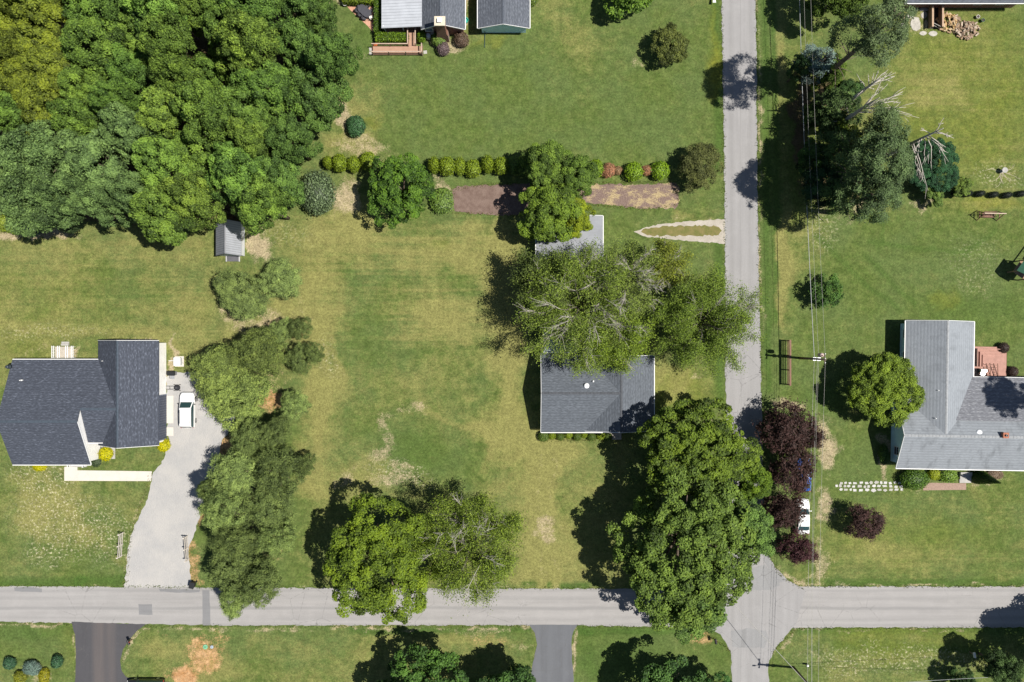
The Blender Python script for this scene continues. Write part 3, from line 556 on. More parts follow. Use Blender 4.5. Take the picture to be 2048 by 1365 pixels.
for c in (-9.6, -14.6): he_.window('x-', 51.3, c, 1.1, 1.0, 1.1)
he_.window('x-', 52.3, -2, 1, 1.2, 1.1); he_.window('x-', 52.3, 1.0, 1, 1.0, 1.1)
for c in (54, 64.5, 69.5): he_.window('y-', -16.2, c, 1, 1.4, 1.2)
he_.window('y-', -16.2, 61.3, .15, 1.0, 2.05, 'door', None, plain('brown_door', (.12, .06, .04))); he_.window('y+', -5.0, 66, .1, 1.7, 2.0, 'patio_door')
he_.pipe(1875, 780, 4.3, .05, .3); he_.pipe(1871, 836, 4.3, .05, .3); he_.pipe(1828, 860.5, 4.0, .06, .3)
x, y = W(1959, 864, 4.5); m = MB(); m.lathe((x, y, 4.2), [(.3, 0), (.30, .25), (.42, .27), (.42, .36), (.3, .46), (.08, .5)], 18); he_.part(m, 'attic_fan', plain('white_metal', (.75, .76, .77), .35, .5), smooth=True)
x, y = W(2013, 868, 5.2); m = MB(); m.box(x - .3, x + .3, y - .3, y + .3, 4.0, 5.2); m.box(x - .36, x + .36, y - .36, y + .36, 5.1, 5.26); ch = he_.part(m, 'chimney', M_brickr)
m = MB(); m.lathe((x, y, 5.26), [(.14, 0), (.14, .2), (.1, .2), (.1, .1)], 10); he_.part(m, 'flue', plain('dark_metal', (.03, .04, .05)), ch)

# --- house at the top with the metal lean-to roof
M_sh_n = shingle_mat('blue_grey_shingle', 'y', (.095, .105, .125), .5, (.17, .18, .20)); M_cap_n = plain('blue_ridge', (.08, .09, .11), .9, .2)
hn = House('brick_house', -11.5, 42, 'brown brick house with chimney and ribbed metal lean-to roof')
hn.gable(-11.95, -6.2, 41.05, 56, 'y', -9.3, 2.75, 4.5, M_sh_n, M_brick, .3, .35, (1, 1), M_cap_n, M_trim, gut=(0, 1))
m = MB(); m.slab([(-17.25, 41.35, 2.35), (-17.25, 56, 2.35), (-11.85, 56, 2.95), (-11.85, 41.35, 2.95)], .10); mr = hn.part(m, 'lean_to_roof', metal_mat('silver_roof', (.40, .42, .455), .4, .25))
for i in range(38):
    yy = 41.4 + i * .39; m = MB(); m.slab([(-17.25, yy, 2.385), (-17.25, yy + .05, 2.385), (-11.85, yy + .05, 2.985), (-11.85, yy, 2.985)], .04); hn.part(m, 'rib', MATS.setdefault('silver_rib', metal_mat('silver_rib', (.30, .32, .35), .4, .25)), mr)
for xx in (-17.0, -14.5, -12.1): m = MB(); m.box(xx - .06, xx + .06, 41.6, 41.72, 0, 2.4); hn.part(m, 'post', M_trim)
m = MB(); m.box(-17.1, -11.9, 41.5, 56, 0, .12); hn.part(m, 'porch_floor', plain('deck_brown', (.30, .18, .12), .8, .2))
m = MB(); m.box(-16.0, -12.0, 45.0, 45.1, 0, 2.4); hn.part(m, 'inner_wall', M_brick)
hn.window('y-', 41.4, -11.0, 1.3, .9, .9); hn.window('y-', 41.4, -10.6, .25, .5, .4)
m = MB(); m.prism([(-10.0, 0), (-8.45, 0), (-8.45, 2.2), (-8.62, 2.9), (-8.62, 5.8), (-9.82, 5.8), (-9.82, 2.9), (-10.0, 2.2)], 'y', 40.35, 41.38); cn = hn.part(m, 'chimney', M_brick)
m = MB(); m.box(-9.92, -8.52, 40.25, 41.45, 5.8, 6.0); hn.part(m, 'chimney_cap', plain('cap_stone', (.52, .46, .36), .9, .1, 0, .25, 6), cn)
m = MB(); m.box(-9.42, -9.02, 40.65, 41.05, 6.0, 6.3); m.box(-9.5, -8.94, 40.57, 41.13, 6.3, 6.34); hn.part(m, 'flue', plain('white_metal', (.75, .76, .77)), cn)
# --- garage beside it
h2 = House('garage', -1.1, 42, 'gable garage with pale blue wall beside the brick house', 'garage')
h2.gable(-4.5, 2.32, 41.3, 53, 'y', -1.15, 2.5, 3.95, M_sh_n, M_blue, .45, .35, (1, 1), M_cap_n, M_trim)
# --- house in the top corner
h3 = House('brick_house', 60, 46, 'dark brick house wall beside the firewood heap')
h3.gable(51.8, 67.9, 44.55, 55, 'x', 49.8, 2.7, 4.4, M_sh_c_x, M_brick, .45, .45, (1, 1), M_cap_c, M_trim)
for c in (62.2, 65.2): h3.window('y-', 45.0, c, 1.2, 1.0, .8)
# --- metal shed at the edge of the wood
sx0, sx1 = -39.35, -36.0
hs = House('storage_shed', -37.7, 13.2, 'small ribbed metal shed at the edge of the wood', 'shed')
hs.gable(sx0, sx1 - .0, 11.35, 15.75, 'y', -37.1, 1.8, 4.6, metal_mat('shed_roof', (.34, .355, .385), .45, .2), siding_mat('shed_wall', (.62, .64, .66)), .12, .12, (1, 1), None, plain('dark_trim', (.08, .09, .1)), gut=(0, 0))
for i in range(15):
    yy = 11.42 + i * .295
    for a, b in ((sx0, -37.1), (sx1, -37.1)): m = MB(); m.slab([(a, yy, 1.85), (a, yy + .07, 1.85), (b, yy + .07, 4.65), (b, yy, 4.65)], .05); hs.part(m, 'rib', MATS.setdefault('shed_rib', metal_mat('shed_rib', (.24, .245, .26), .45, .2)))
m = MB(); m.bar((-37.1, 11.33, 4.64), (-37.1, 15.77, 4.64), .14, .05); hs.part(m, 'ridge_cap', MATS['shed_rib'])
m = MB(); m.slab([(-38.5, 11.47, .16), (-36.85, 11.47, .16), (-36.85, 10.75, .03), (-38.5, 10.75, .03)], .03); rp = hs.part(m, 'ramp', plain('ramp_mat', (.10, .10, .11), .9, .1))
for xx in (-38.55, -36.8): m = MB(); m.box(xx - .06, xx + .06, 10.72, 11.46, 0, .2); hs.part(m, 'ramp_edge', plain('ramp_rail', (.4, .4, .4)), rp)
# ---------------------------------------------------------------- vegetation
def leaf_material(name, trans=.30, rough=.6, spec=.18):
    t = NT(name); oi = t.objcol(); tint = t.attr('tint'); base = oi.outputs['Color']
    hs = t.n.new('ShaderNodeHueSaturation'); t.l.new(base, hs.inputs['Color'])
    t.l.new(t.rng(tint, 0, 1, .512, .488), hs.inputs['Hue']); t.l.new(t.rng(tint, 0, 1, 1.0, 1.08), hs.inputs['Saturation']); t.l.new(t.rng(tint, 0, 1, .48, 2.8), hs.inputs['Value'])  # wide value range: random leaf tone plus painted highlights and dark gaps
    c = hs.outputs['Color']
    p = t.bsdf(c, rough, spec); tr = t.n.new('ShaderNodeBsdfTranslucent')
    cc = t.mix(.5, c, (1.1, 1.15, .5), 'MULTIPLY'); t.l.new(cc, tr.inputs['Color'])
    mxs = t.n.new('ShaderNodeMixShader'); mxs.inputs[0].default_value = trans; t.l.new(p.outputs[0], mxs.inputs[1]); t.l.new(tr.outputs[0], mxs.inputs[2]); t.l.new(mxs.outputs[0], t.out.inputs[0]); return t.m
M_leaf = leaf_material('leaf'); M_leafd = leaf_material('dark_leaf', .16, .5, .3)
M_bark = plain('bark', (.14, .11, .085), .95, .1, 0, .3, 4, .6); M_barkg = plain('grey_bark', (.36, .33, .29), .9, .1, 0, .2, 4, .4); M_dead = plain('bleached_wood', (.43, .395, .35), .85, .15, 0, .18, 3, .3); M_twig = plain('twig', (.17, .155, .12), .9, .1, 0, .2, 2)
def nrm(a): return a / (np.linalg.norm(a, axis=-1, keepdims=True) + 1e-9)
def cards(r, C, N, size, asp):
    n = len(C); t = nrm(np.cross(N, r.normal(size=(n, 3)))); b = np.cross(N, t); s = size[:, None] * .5
    V = np.stack([C - t * s, C + b * s * asp + N * s * .12, C + t * s, C - b * s * asp + N * s * .12], 1)
    return V.reshape(-1, 3)
def leaves_mesh(name, r, C, N, size, asp, tint, mat):
    V = cards(r, C, N, size, asp); F = np.arange(len(V)).reshape(-1, 4)
    return np_mesh(name, V, F, mat, {'tint': ('FACE', np.clip(tint, 0, 1))})
def segs(P0, P1, r0, r1, k=3):
    d = nrm(P1 - P0); u = nrm(np.cross(d, np.array([.31, .17, 1.]))); q = np.cross(u, d); n = len(P0); V = np.zeros((n, 2, k, 3))
    for i in range(k):
        a = 2 * math.pi * i / k; o = u * math.cos(a) + q * math.sin(a); V[:, 0, i] = P0 + o * r0[:, None]; V[:, 1, i] = P1 + o * r1[:, None]
    base = np.arange(n)[:, None] * 2 * k; F = [np.concatenate([base + i, base + (i + 1) % k, base + k + (i + 1) % k, base + k + i], 1) for i in range(k)]
    return V.reshape(-1, 3), np.concatenate(F)
def crown_broad(r, Rr, Rz, nl=7, cr=.95, leaf=.30, asp=.62, dens=1., spread=.45, spiky=0., flat=.72, rnd=0, jit=.2):
    """clumped broadleaf crown centred on the origin; returns leaf arrays and lobe centres"""
    ang = np.arange(nl) * 2 * math.pi / nl + r.uniform(-.35, .35, nl); rad = Rr * (r.uniform(.40, .66, nl) if not rnd else r.uniform(.42, .50, nl)); lz = r.uniform(-.32, .26, nl) * Rz
    L = np.stack([np.cos(ang) * rad, np.sin(ang) * rad, lz], 1); lr = Rr * (r.uniform(.28, .46, nl) if not rnd else r.uniform(.46, .54, nl))
    L = np.vstack([L, [[0, 0, .38 * Rz]], [[Rr * r.uniform(-.25, .25), Rr * r.uniform(-.25, .25), .1 * Rz]]]); lr = np.append(lr, [Rr * .52, Rr * .55]); zs = flat * Rz / Rr * 1.25
    cl = []; cd = []
    for c, q in zip(L, lr):
        n = int(5.2 * (q / cr) ** 2 * dens) + 3; d = nrm(r.normal(size=(n, 3))); d = d[d[:, 2] > -.45]
        p = c + d * np.array([q, q, q * zs]) * r.uniform(.94 - jit, .94 + jit, (len(d), 1)); cl.append(p); cd.append(d)
    cl = np.vstack(cl); cd = np.vstack(cd)
    keep = np.ones(len(cl), bool)
    for c, q in zip(L, lr): keep &= np.linalg.norm((cl - c) / np.array([q, q, q * zs]), axis=1) > .70
    cl, cd = cl[keep], cd[keep]
    nf = int(2.0 * (Rr * .62 / cr) ** 2 * dens) + 4; fa = r.uniform(0, 6.28, nf); fr = Rr * .62 * np.sqrt(r.random(nf)); fz = Rz * .60 * np.sqrt(np.maximum(.05, 1 - (fr / Rr) ** 2)) * r.uniform(.55, 1.1, nf)
    fd = nrm(np.stack([np.cos(fa) * fr / Rr, np.sin(fa) * fr / Rr, np.full(nf, .9)], 1)); cl = np.vstack([cl, np.stack([np.cos(fa) * fr, np.sin(fa) * fr, fz], 1)]); cd = np.vstack([cd, fd]); m = len(cl); crs = cr * r.uniform(.5, 1.2, m); nper = int(150 * dens * (cr / .95) ** 2 * (.30 / leaf) ** 2 * (.62 / asp) ** .7)
    k = np.repeat(np.arange(m), np.maximum(8, (nper * (crs / cr) ** 2).astype(int))); n = len(k)
    d = nrm(r.normal(size=(n, 3)) + cd[k] * .9 + np.array([0, 0, .45])); rr = crs[k] * r.uniform(.35, 1.0, n) ** .55
    if spiky: rr = rr * (1 + spiky * r.random(n) ** 3)
    C = cl[k] + d * rr[:, None] * np.array([1, 1, .75]); N = nrm(d * .50 + np.array([.12, 0, .60]) + r.normal(size=(n, 3)) * .36)
    ct = r.normal(0, .14, m); tint = .40 + ct[k] + r.normal(0, .15, n) + .16 * d[:, 2]  # random tone, with clump tops painted lighter and undersides darker
    return C, N, leaf * r.uniform(.7, 1.3, n), asp, tint, L, cl
def trunk_mesh(r, h0, targets, rad, name='trunk', mat=None, sub=None):
    """trunk with limbs reaching the lobe centres (targets in trunk space)"""
    m = MB(); top = h0; m.tube([(0, 0, 0), (r.uniform(-.1, .1), r.uniform(-.1, .1), top * .5), (0, 0, top)], [rad * 1.35, rad, rad * .8], 8)
    for t in targets:
        p0 = Vector((0, 0, top * r.uniform(.75, 1.0))); p1 = Vector(t); mid = p0.lerp(p1, .5) + Vector((0, 0, (p1.z - p0.z) * .15 + .2)); m.tube([p0, mid, p1], [rad * .55, rad * .36, rad * .12], 5)
    return m.mesh(name, mat or M_bark, True)
VAR = {}
def crown_variant(key, mk):
    if key not in VAR: VAR[key] = mk()
    return VAR[key]
ALLTREES = []
def tree(px, py, rpx, h, colr, label, seed=0, kind='broad', var=None, group=None, name='tree', el=1., rz=None, depth=.42, unique=False, **kw):
    """tree whose crown appears at photo pixel (px,py) with radius rpx; h = height in metres"""
    r = np.random.default_rng(seed + 1000); zc = h * (1 - depth); x, y = W(px, py, zc); Rr = rpx * (1 - zc / H) / S; Rz = h * depth
    root = empty(name, (x, y, 0), 0, label=label, cat='tree', group=group)
    if var is not None:
        base, trunk, R0, Z0, H0 = var; s = Rr / R0; rz = r.uniform(0, 6.28) if rz is None else rz
        o = mobj('crown', base, None, root, (0, 0, zc), (0, 0, rz), (s, s * el, Rz / Z0)); mobj('trunk', trunk, None, root, (0, 0, 0), (0, 0, rz), (s, s * el, zc / H0))
    else:
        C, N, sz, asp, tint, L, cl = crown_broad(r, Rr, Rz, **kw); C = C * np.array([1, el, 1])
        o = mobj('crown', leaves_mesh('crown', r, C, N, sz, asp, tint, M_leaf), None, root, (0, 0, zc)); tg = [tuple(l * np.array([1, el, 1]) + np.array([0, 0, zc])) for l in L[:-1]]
        mobj('trunk', trunk_mesh(r, zc * .55, tg, .03 * h), None, root)
    o.color = (*colr, 1); ALLTREES.append(root); return root
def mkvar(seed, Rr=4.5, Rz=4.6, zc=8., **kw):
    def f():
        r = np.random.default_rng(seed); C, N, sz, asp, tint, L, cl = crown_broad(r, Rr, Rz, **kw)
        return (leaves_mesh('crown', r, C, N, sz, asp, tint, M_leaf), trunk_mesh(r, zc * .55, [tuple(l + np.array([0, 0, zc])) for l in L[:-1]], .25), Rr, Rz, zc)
    return f
# --- the wood (trees one can tell apart)
wood = [(-60, -60), (628, -60), (622, 10), (652, 80), (664, 130), (640, 200), (618, 240), (604, 300), (575, 345), (558, 400), (545, 422), (505, 428), (420, 392), (330, 435), (240, 435), (150, 430), (90, 405), (30, 385), (-60, 375)]
def inside(x, y, P):
    s_ = False
    for i in range(len(P)):
        (ax, ay), (bx, by) = P[i], P[(i + 1) % len(P)]
        if (ay > y) != (by > y) and x < (bx - ax) * (y - ay) / (by - ay) + ax: s_ = not s_
    return s_
rw = random.Random(5); pts = []
for _ in range(6000):
    q = (rw.uniform(-50, 680), rw.uniform(-50, 440))
    if inside(*q, wood) and all((q[0] - a) ** 2 + (q[1] - b) ** 2 > 60 ** 2 for a, b in pts): pts.append(q)
ol = lambda x, y: (x < 175 - .3 * max(0, y - 120) and y < 210)
for i, (px, py) in enumerate(pts):
    v = crown_variant('w%d' % (i % 6), mkvar(50 + i % 6, cr=1.0, leaf=.26, dens=1.12, nl=7, jit=.13)); g = rw.random(); dk = 1.02 + .32 * rw.random(); edge_r = px > 560
    if ol(px, py): c = (.078, .098, .016); lab = 'olive-yellow broadleaf tree in the wood'
    elif py > 250 and px < 330: c = (.060, .094, .032); lab = 'grey-green broadleaf tree in the wood'
    else: c = (.057 + .018 * g, .102 + .008 * g, .022); lab = 'fresh green broadleaf tree in the wood'
    if edge_r and lab.startswith('fresh'): c = (.052, .090, .022)
    c = tuple(x * dk for x in c); tree(px, py, rw.uniform(46, 72), rw.uniform(12, 20) * (1 if not edge_r else .85), c, lab, i, var=v, group=lab + 's', name='broadleaf_tree', el=rw.uniform(.85, 1.15))
for i, (px, py, rp, lb) in enumerate(((640, 40, 42, 'deep green tree at the edge of the wood by the brick patio'), (672, 108, 44, 'deep green tree bulging from the wood above the bare ground'))):
    tree(px, py, rp, 11, (.052, .088, .022), lb, 150 + i, var=crown_variant('w%d' % (i + 1), None), name='broadleaf_tree')
# --- single broadleaf trees
G1 = (.058, .105, .022)
tree(802, 378, 76, 9, (.046, .088, .014), 'round dark green tree standing in the gap of the clipped hedge', 201, cr=.85, leaf=.27, nl=8, name='broadleaf_tree')
v = lambda k: crown_variant('w%d' % k, mkvar(50 + k, cr=1.0, leaf=.26, dens=1.12, nl=7, jit=.13))
tree(1086, 330, 48, 9, (.066, .104, .020), 'narrow green tree rising through the hedge line', 202, var=v(1), name='broadleaf_tree', el=1.15)
tree(1152, 352, 46, 8, (.064, .104, .020), 'green tree beside the browned hedge shrub', 203, var=v(2), name='broadleaf_tree')
tree(1098, 425, 62, 9.5, (.074, .114, .018), 'bright green tree overhanging the pale garage roof', 204, var=v(3), name='broadleaf_tree')
tree(1150, 436, 40, 8, (.105, .135, .016), 'yellow-green small tree at the corner of the pale garage', 205, var=v(4), name='broadleaf_tree')
tree(1398, 898, 124, 13, (.060, .090, .014), 'large deep yellow-green tree touching the cottage roof corner', 206, cr=1.0, leaf=.31, nl=9, asp=.6, el=.76, dens=.95, name='broadleaf_tree')
tree(1500, 960, 46, 9.5, (.062, .100, .014), 'small green tree leaning over the side road', 207, var=v(0), name='broadleaf_tree')
tree(1372, 1092, 150, 15, (.069, .105, .022), 'large pale-leaved green tree overhanging the road corner', 208, cr=.95, leaf=.30, nl=10, dens=1.0, el=1.08, name='broadleaf_tree')
tree(1490, 1050, 62, 11, (.070, .118, .030), 'spreading light green tree beside the side road', 209, var=v(5), name='broadleaf_tree')
tree(1385, 1205, 76, 11, (.068, .112, .028), 'green tree hanging over the main road near the junction', 210, var=v(2), name='broadleaf_tree', el=1.)
tree(762, 1120, 112, 13.5, (.072, .106, .014), 'full yellow-green tree spreading over lawn and road', 211, cr=1.0, leaf=.30, nl=10, asp=.5, el=1.12, name='broadleaf_tree')
tree(852, 1414, 112, 11, (.036, .074, .016), 'dark maple below the road, its crown cut by two shadows', 212, cr=.95, leaf=.34, nl=9, name='broadleaf_tree')
tree(1025, 1398, 76, 10, (.034, .070, .018), 'dark maple beside the blue-grey driveway', 213, var=v(1), name='broadleaf_tree')
tree(1340, 1392, 80, 10.5, (.034, .070, .018), 'dark maple beside the road mouth', 214, var=v(4), name='broadleaf_tree')
tree(1432, 1388, 42, 8, (.036, .085, .024), 'small dark tree at the verge of the side road', 215, var=v(3), name='broadleaf_tree')
tree(1770, 780, 70, 7.5, (.090, .130, .020), 'round bright green tree beside the ranch house', 216, cr=.6, leaf=.22, nl=10, asp=.45, dens=1.1, rnd=1, spiky=.4, name='broadleaf_tree')
tree(1652, 584, 33, 3.6, (.034, .070, .016), 'small dark green tree under the overhead wires', 217, cr=.5, leaf=.22, nl=7, dens=.8, spiky=.6, name='small_tree')
tree(1342, 92, 36, 4.2, (.056, .068, .018), 'round dark olive tree alone on the top lawn', 218, cr=.5, leaf=.2, nl=8, rnd=1, spiky=.4, name='small_tree')
tree(1258, -8, 48, 6, (.070, .120, .020), 'glossy large-leaved tree at the top of the lawn', 219, cr=.75, leaf=.42, asp=.5, nl=7, name='small_tree')
tree(1398, 334, 42, 4.6, (.058, .066, .022), 'brownish-green yew tree beside the side road', 220, cr=.55, leaf=.2, asp=.4, nl=8, spiky=.7, rnd=1, name='small_tree')
tree(1680, -12, 60, 11, (.05, .080, .014), 'dark tree at the top beside the side road', 221, var=v(2), name='broadleaf_tree')
tree(1745, 345, 14, 4, (.05, .09, .03), 'tiny tree in the shade of the tall conifers', 222, var=v(2), name='small_tree')
tree(1925, 375, 22, 2.6, (.085, .125, .028), 'bright low shrubby tree at the dark shrub row end', 223, var=v(3), name='small_tree', el=.8)
tree(1865, 385, 34, 3.0, (.075, .118, .028), 'yellow-green shrubby tree below the bare white trunk', 224, var=v(0), name='small_tree', el=.6)
tree(1868, 330, 52, 4.5, (.022, .058, .026), 'dense dark evergreen bush behind the bare white trunk', 225, cr=.45, leaf=.16, asp=.35, nl=9, dens=1.1, rnd=1, name='evergreen_tree', el=1.05)
tree(2192, 1330, 104, 13, (.050, .085, .026), 'broad green tree standing below the main road past the mailbox', 226, var=v(0), name='broadleaf_tree')
tree(2360, 826, 50, 24, (.05, .09, .03), 'very tall tree behind the far end of the ranch house', 229, var=v(2), name='broadleaf_tree', depth=.18)
tree(2000, 1335, 40, 8, (.040, .068, .022), 'dark green tree below the main road near the mailbox', 227, var=v(1), name='broadleaf_tree')
tree(1925, 1362, 26, 4.5, (.030, .058, .018), 'low dark tree at the bottom verge', 228, var=v(3), name='small_tree')
# trees along the power line
for i, (px, py, rp, h, c, lb) in enumerate(((1655, 150, 34, 9, (.060, .095, .018), 'mid green tree behind the wires beside the tall conifer'), (1665, 250, 34, 8, (.062, .092, .014), 'olive tree at the foot of the leaning bare trunk'), (1690, 285, 30, 9, (.078, .105, .014), 'yellow-olive small tree in the roadside thicket'), (1628, 320, 36, 7, (.030, .062, .016), 'dark tree in the roadside thicket under the wires'),
                                            (1650, 370, 46, 8, (.020, .046, .018), 'deep green tree at the lower end of the roadside thicket'), (1600, 140, 26, 8, (.028, .055, .020), 'shaded tree at the upper end of the roadside thicket'), (1690, 190, 34, 7, (.030, .060, .018), 'dark tree below the tall conifer trunk'), (1625, 235, 26, 6, (.040, .070, .014), 'low dark shrubby tree along the wires'))):
    tree(px, py, rp, h, c, lb, 240 + i, var=v(i % 6), name='broadleaf_tree')
# --- purple plum trees
PL = (.033, .019, .016)
for i, (px, py, rp, h, el, lb) in enumerate(((1576, 860, 48, 7, 1.05, 'purple-leaved plum tree at the turn of the side road'), (1618, 872, 24, 6, 1.2, 'purple-leaved plum tree nearest the wires'), (1586, 938, 44, 7, 1.1, 'purple-leaved plum tree over the blue car'), (1567, 1024, 33, 6.5, 1.3, 'purple-leaved plum tree over the white sedan'),
                                             (1594, 1096, 36, 6.5, .9, 'reddish-purple plum tree at the junction corner'), (1730, 1046, 37, 4.6, .95, 'lone purple-leaved plum tree on the right lawn'))):
    tree(px, py, rp, h, PL if i != 4 else (.040, .018, .019), lb, 260 + i, var=crown_variant('p%d' % (i % 3), mkvar(80 + i % 3, Rr=2.8, Rz=2.6, zc=4., cr=.50, leaf=.36, asp=.28, spiky=1.8, dens=1.0, nl=10)), name='plum_tree', el=el)
# --- row of conifers beside the gravel drive
PN = (.096, .128, .042)
pine = [(487, 595, 66, 5.5, .72), (562, 560, 48, 6, .9), (600, 655, 30, 4.5, .9), (560, 668, 36, 5, .7), (440, 740, 62, 9, 1.0), (520, 705, 64, 8, .8), (480, 800, 74, 9.5, .85), (600, 720, 34, 5.5, .75), (630, 708, 24, 5, .9), (590, 808, 32, 6, 1.0), (555, 868, 44, 7, .75), (500, 880, 42, 7, .8), (470, 945, 64, 10, .85), (555, 945, 58, 9, .9), (455, 1010, 54, 10, .9), (540, 1015, 56, 9, .9), (470, 1080, 58, 9.5, .8), (555, 1075, 44, 8, .9), (470, 1150, 62, 10, .85), (520, 1165, 50, 9, .9), (470, 1195, 40, 9, .8), (610, 930, 24, 6, 1.1), (425, 975, 30, 8, 1.)]
for i, (px, py, rp, h, el) in enumerate(pine):
    k = 1 + .22 * math.sin(i * 2.3); c = tuple(x * k for x in PN); c = c if py > 520 and not (680 < py < 830 and px < 560) else (.108, .140, .040)
    tree(px, py, rp * .90, h * (1 + .16 * math.sin(i * 4.1)), tuple(x * k for x in c) if c[0] > .107 else c, 'shaggy olive-green pine in the row beside the gravel drive', 300 + i, var=crown_variant('n%d' % (i % 4), mkvar(90 + i % 4, Rr=4., Rz=3.2, zc=5.5, cr=.58, leaf=.27, asp=.30, dens=1.0, spiky=1.2, nl=9)), group='pines beside the gravel drive', name='pine_tree', el=el, depth=.40)
# --- tall leaning-looking conifers of the top right thicket
def tall_pine(base, top_h, c0, Rr, colr, label, seed, frac=.5, el=1.):
    """tall tree: base pixel on the ground, crown in the upper part"""
    r = np.random.default_rng(seed); x, y = W(*base); root = empty('tall_conifer', (x, y, 0), 0, label=label, cat='tree')
    C, N, sz, asp, tint, L, cl = crown_broad(r, Rr, top_h * frac * .5, nl=9, cr=.75, leaf=.28, asp=.32, spiky=.5, dens=.85); z = top_h * (1 - frac * .5)
    o = mobj('crown', leaves_mesh('crown', r, C + np.array([0, 0, z]), N, sz, asp, tint, M_leaf), None, root); o.color = (*colr, 1)
    m = MB(); m.tube([(0, 0, 0), (0, 0, top_h * .5), (.2, .1, top_h * .95)], [.36, .26, .05], 8)
    for k in range(26):
        t = r.uniform(.3, .9); a = r.uniform(0, 6.28); q = Rr * r.uniform(.5, .95) * (1.05 - t * .5); m.tube([(0, 0, top_h * t), (math.cos(a) * q * .6, math.sin(a) * q * .6, top_h * t + .4), (math.cos(a) * q, math.sin(a) * q, top_h * t + .5)], [.07, .05, .02], 4)
    mobj('trunk', m.mesh('trunk', M_bark, True), None, root); return root
tall_pine((1620, 178), 26, 0, 3.5, (.064, .090, .040), 'tall grey-green conifer with long bare lower trunk', 401, .5)
tall_pine((1655, 378), 20, 0, 3.9, (.058, .088, .036), 'tall grey-green conifer beside the dark evergreen bush', 402, .5)
tall_pine((1662, 425), 15, 0, 3.3, (.058, .088, .036), 'tall grey-green conifer at the thicket end above the lawn', 403, .55)
tall_pine((1672, 318), 17, 0, 3.0, (.056, .082, .034), 'grey-green conifer in the middle of the thicket', 404, .5)
tall_pine((1636, 250), 9, 0, 3.0, (.050, .080, .026), 'dense dark green conifer shading the brown strip under the wires', 406, .7)  # this conifer and the next two are added to deepen the thicket's shadow
tall_pine((1638, 325), 9.5, 0, 3.2, (.046, .078, .026), 'dense blue-green conifer at the heart of the thicket', 407, .7)
tall_pine((1632, 395), 9, 0, 2.8, (.044, .076, .026), 'low dense conifer at the lawn end of the thicket', 408, .75)
tall_pine((1604, 158), 9, 0, 2.3, (.080, .112, .100), 'pale blue-green spruce beside the wires', 405, .8)
# --- dead trunks with bleached branches (branch ends given as photo pixels at a height)
def dead_tree(base, top_h, brs, label, seed, r0=.24, live=None):
    r = random.Random(seed); x, y = W(*base); root = empty('dead_tree', (x, y, 0), 0, label=label, cat='tree'); m = MB()
    m.tube([(0, 0, 0), (r.uniform(-.2, .2), 0, top_h * .45), (r.uniform(-.15, .15), .1, top_h * .8), (0, 0, top_h)], [r0 * 1.3, r0, r0 * .6, .05], 8)
    mobj('trunk', m.mesh('trunk', M_dead if live is None else M_barkg, True), None, root)
    for z0, (bx, by), z1 in brs:
        tx, ty = W(bx, by, z1); p0 = Vector((0, 0, z0)); p1 = Vector((tx - x, ty - y, z1)); L = (p1 - p0).length
        j = lambda k: Vector((r.uniform(-k, k), r.uniform(-k, k), r.uniform(-k, k))) * L
        a, b = p0.lerp(p1, .35) + j(.05) + Vector((0, 0, .08 * L)), p0.lerp(p1, .7) + j(.06)
        mm = MB(); mm.tube([p0, a, b, p1], [.06, .048, .036, .018], 5)
        for q in range(3 if L > 1.5 else 1):
            t = r.uniform(.45, .9); s_ = p0.lerp(p1, t); e = s_ + (p1 - p0) * r.uniform(.18, .32) + j(.16); mm.tube([s_, s_.lerp(e, .5) + j(.02), e], [.038, .03, .015], 4)
        mobj('branch', mm.mesh('branch', M_dead, True), None, root)
dead_tree((1722, 338), 20.5, [(18.5, (1888, 236), 20), (18, (1842, 258), 19), (19, (1900, 272), 19.5), (18.5, (1908, 277), 19), (17.5, (1892, 295), 17.5), (17, (1890, 303), 17), (17.5, (1897, 324), 16.5), (17, (1862, 333), 16), (16.5, (1850, 320), 16), (15, (1838, 318), 14.5), (14, (1856, 382), 13), (14, (1838, 345), 13.5), (13.5, (1842, 350), 13), (16, (1826, 306), 15.8), (15.5, (1832, 298), 15.5), (19, (1878, 268), 20.2)], 'tall dead trunk with bleached white branches spread over the dark bush', 1)
dead_tree((1655, 232), 15.5, [(13.5, (1757, 142), 14.5), (13.5, (1772, 144), 14), (13, (1782, 150), 13.5), (12.5, (1790, 152), 13), (12, (1756, 168), 12.5), (12, (1748, 178), 11.5), (11.5, (1722, 180), 11), (11.5, (1716, 152), 11.5), (12.5, (1736, 148), 13), (13, (1748, 146), 13.5), (11, (1712, 195), 10.5), (13, (1766, 158), 13.2)], 'dead trunk with a comb of short bleached branches by the tall conifer', 2)
dead_tree((1650, 268), 16, [(12, (1806, 183), 13), (12, (1796, 196), 12.5), (11, (1784, 144), 13), (11, (1776, 168), 12), (11, (1748, 190), 11), (10.5, (1734, 215), 10), (12, (1824, 230), 11), (11.5, (1812, 215), 11.5), (12, (1800, 205), 12), (10, (1775, 225), 10), (10, (1750, 222), 9.5), (9, (1700, 228), 8.5), (8, (1668, 245), 7), (8, (1690, 206), 8)], 'bare leaning grey trunk with fine twigs above the lawn edge', 3, .26, 1)
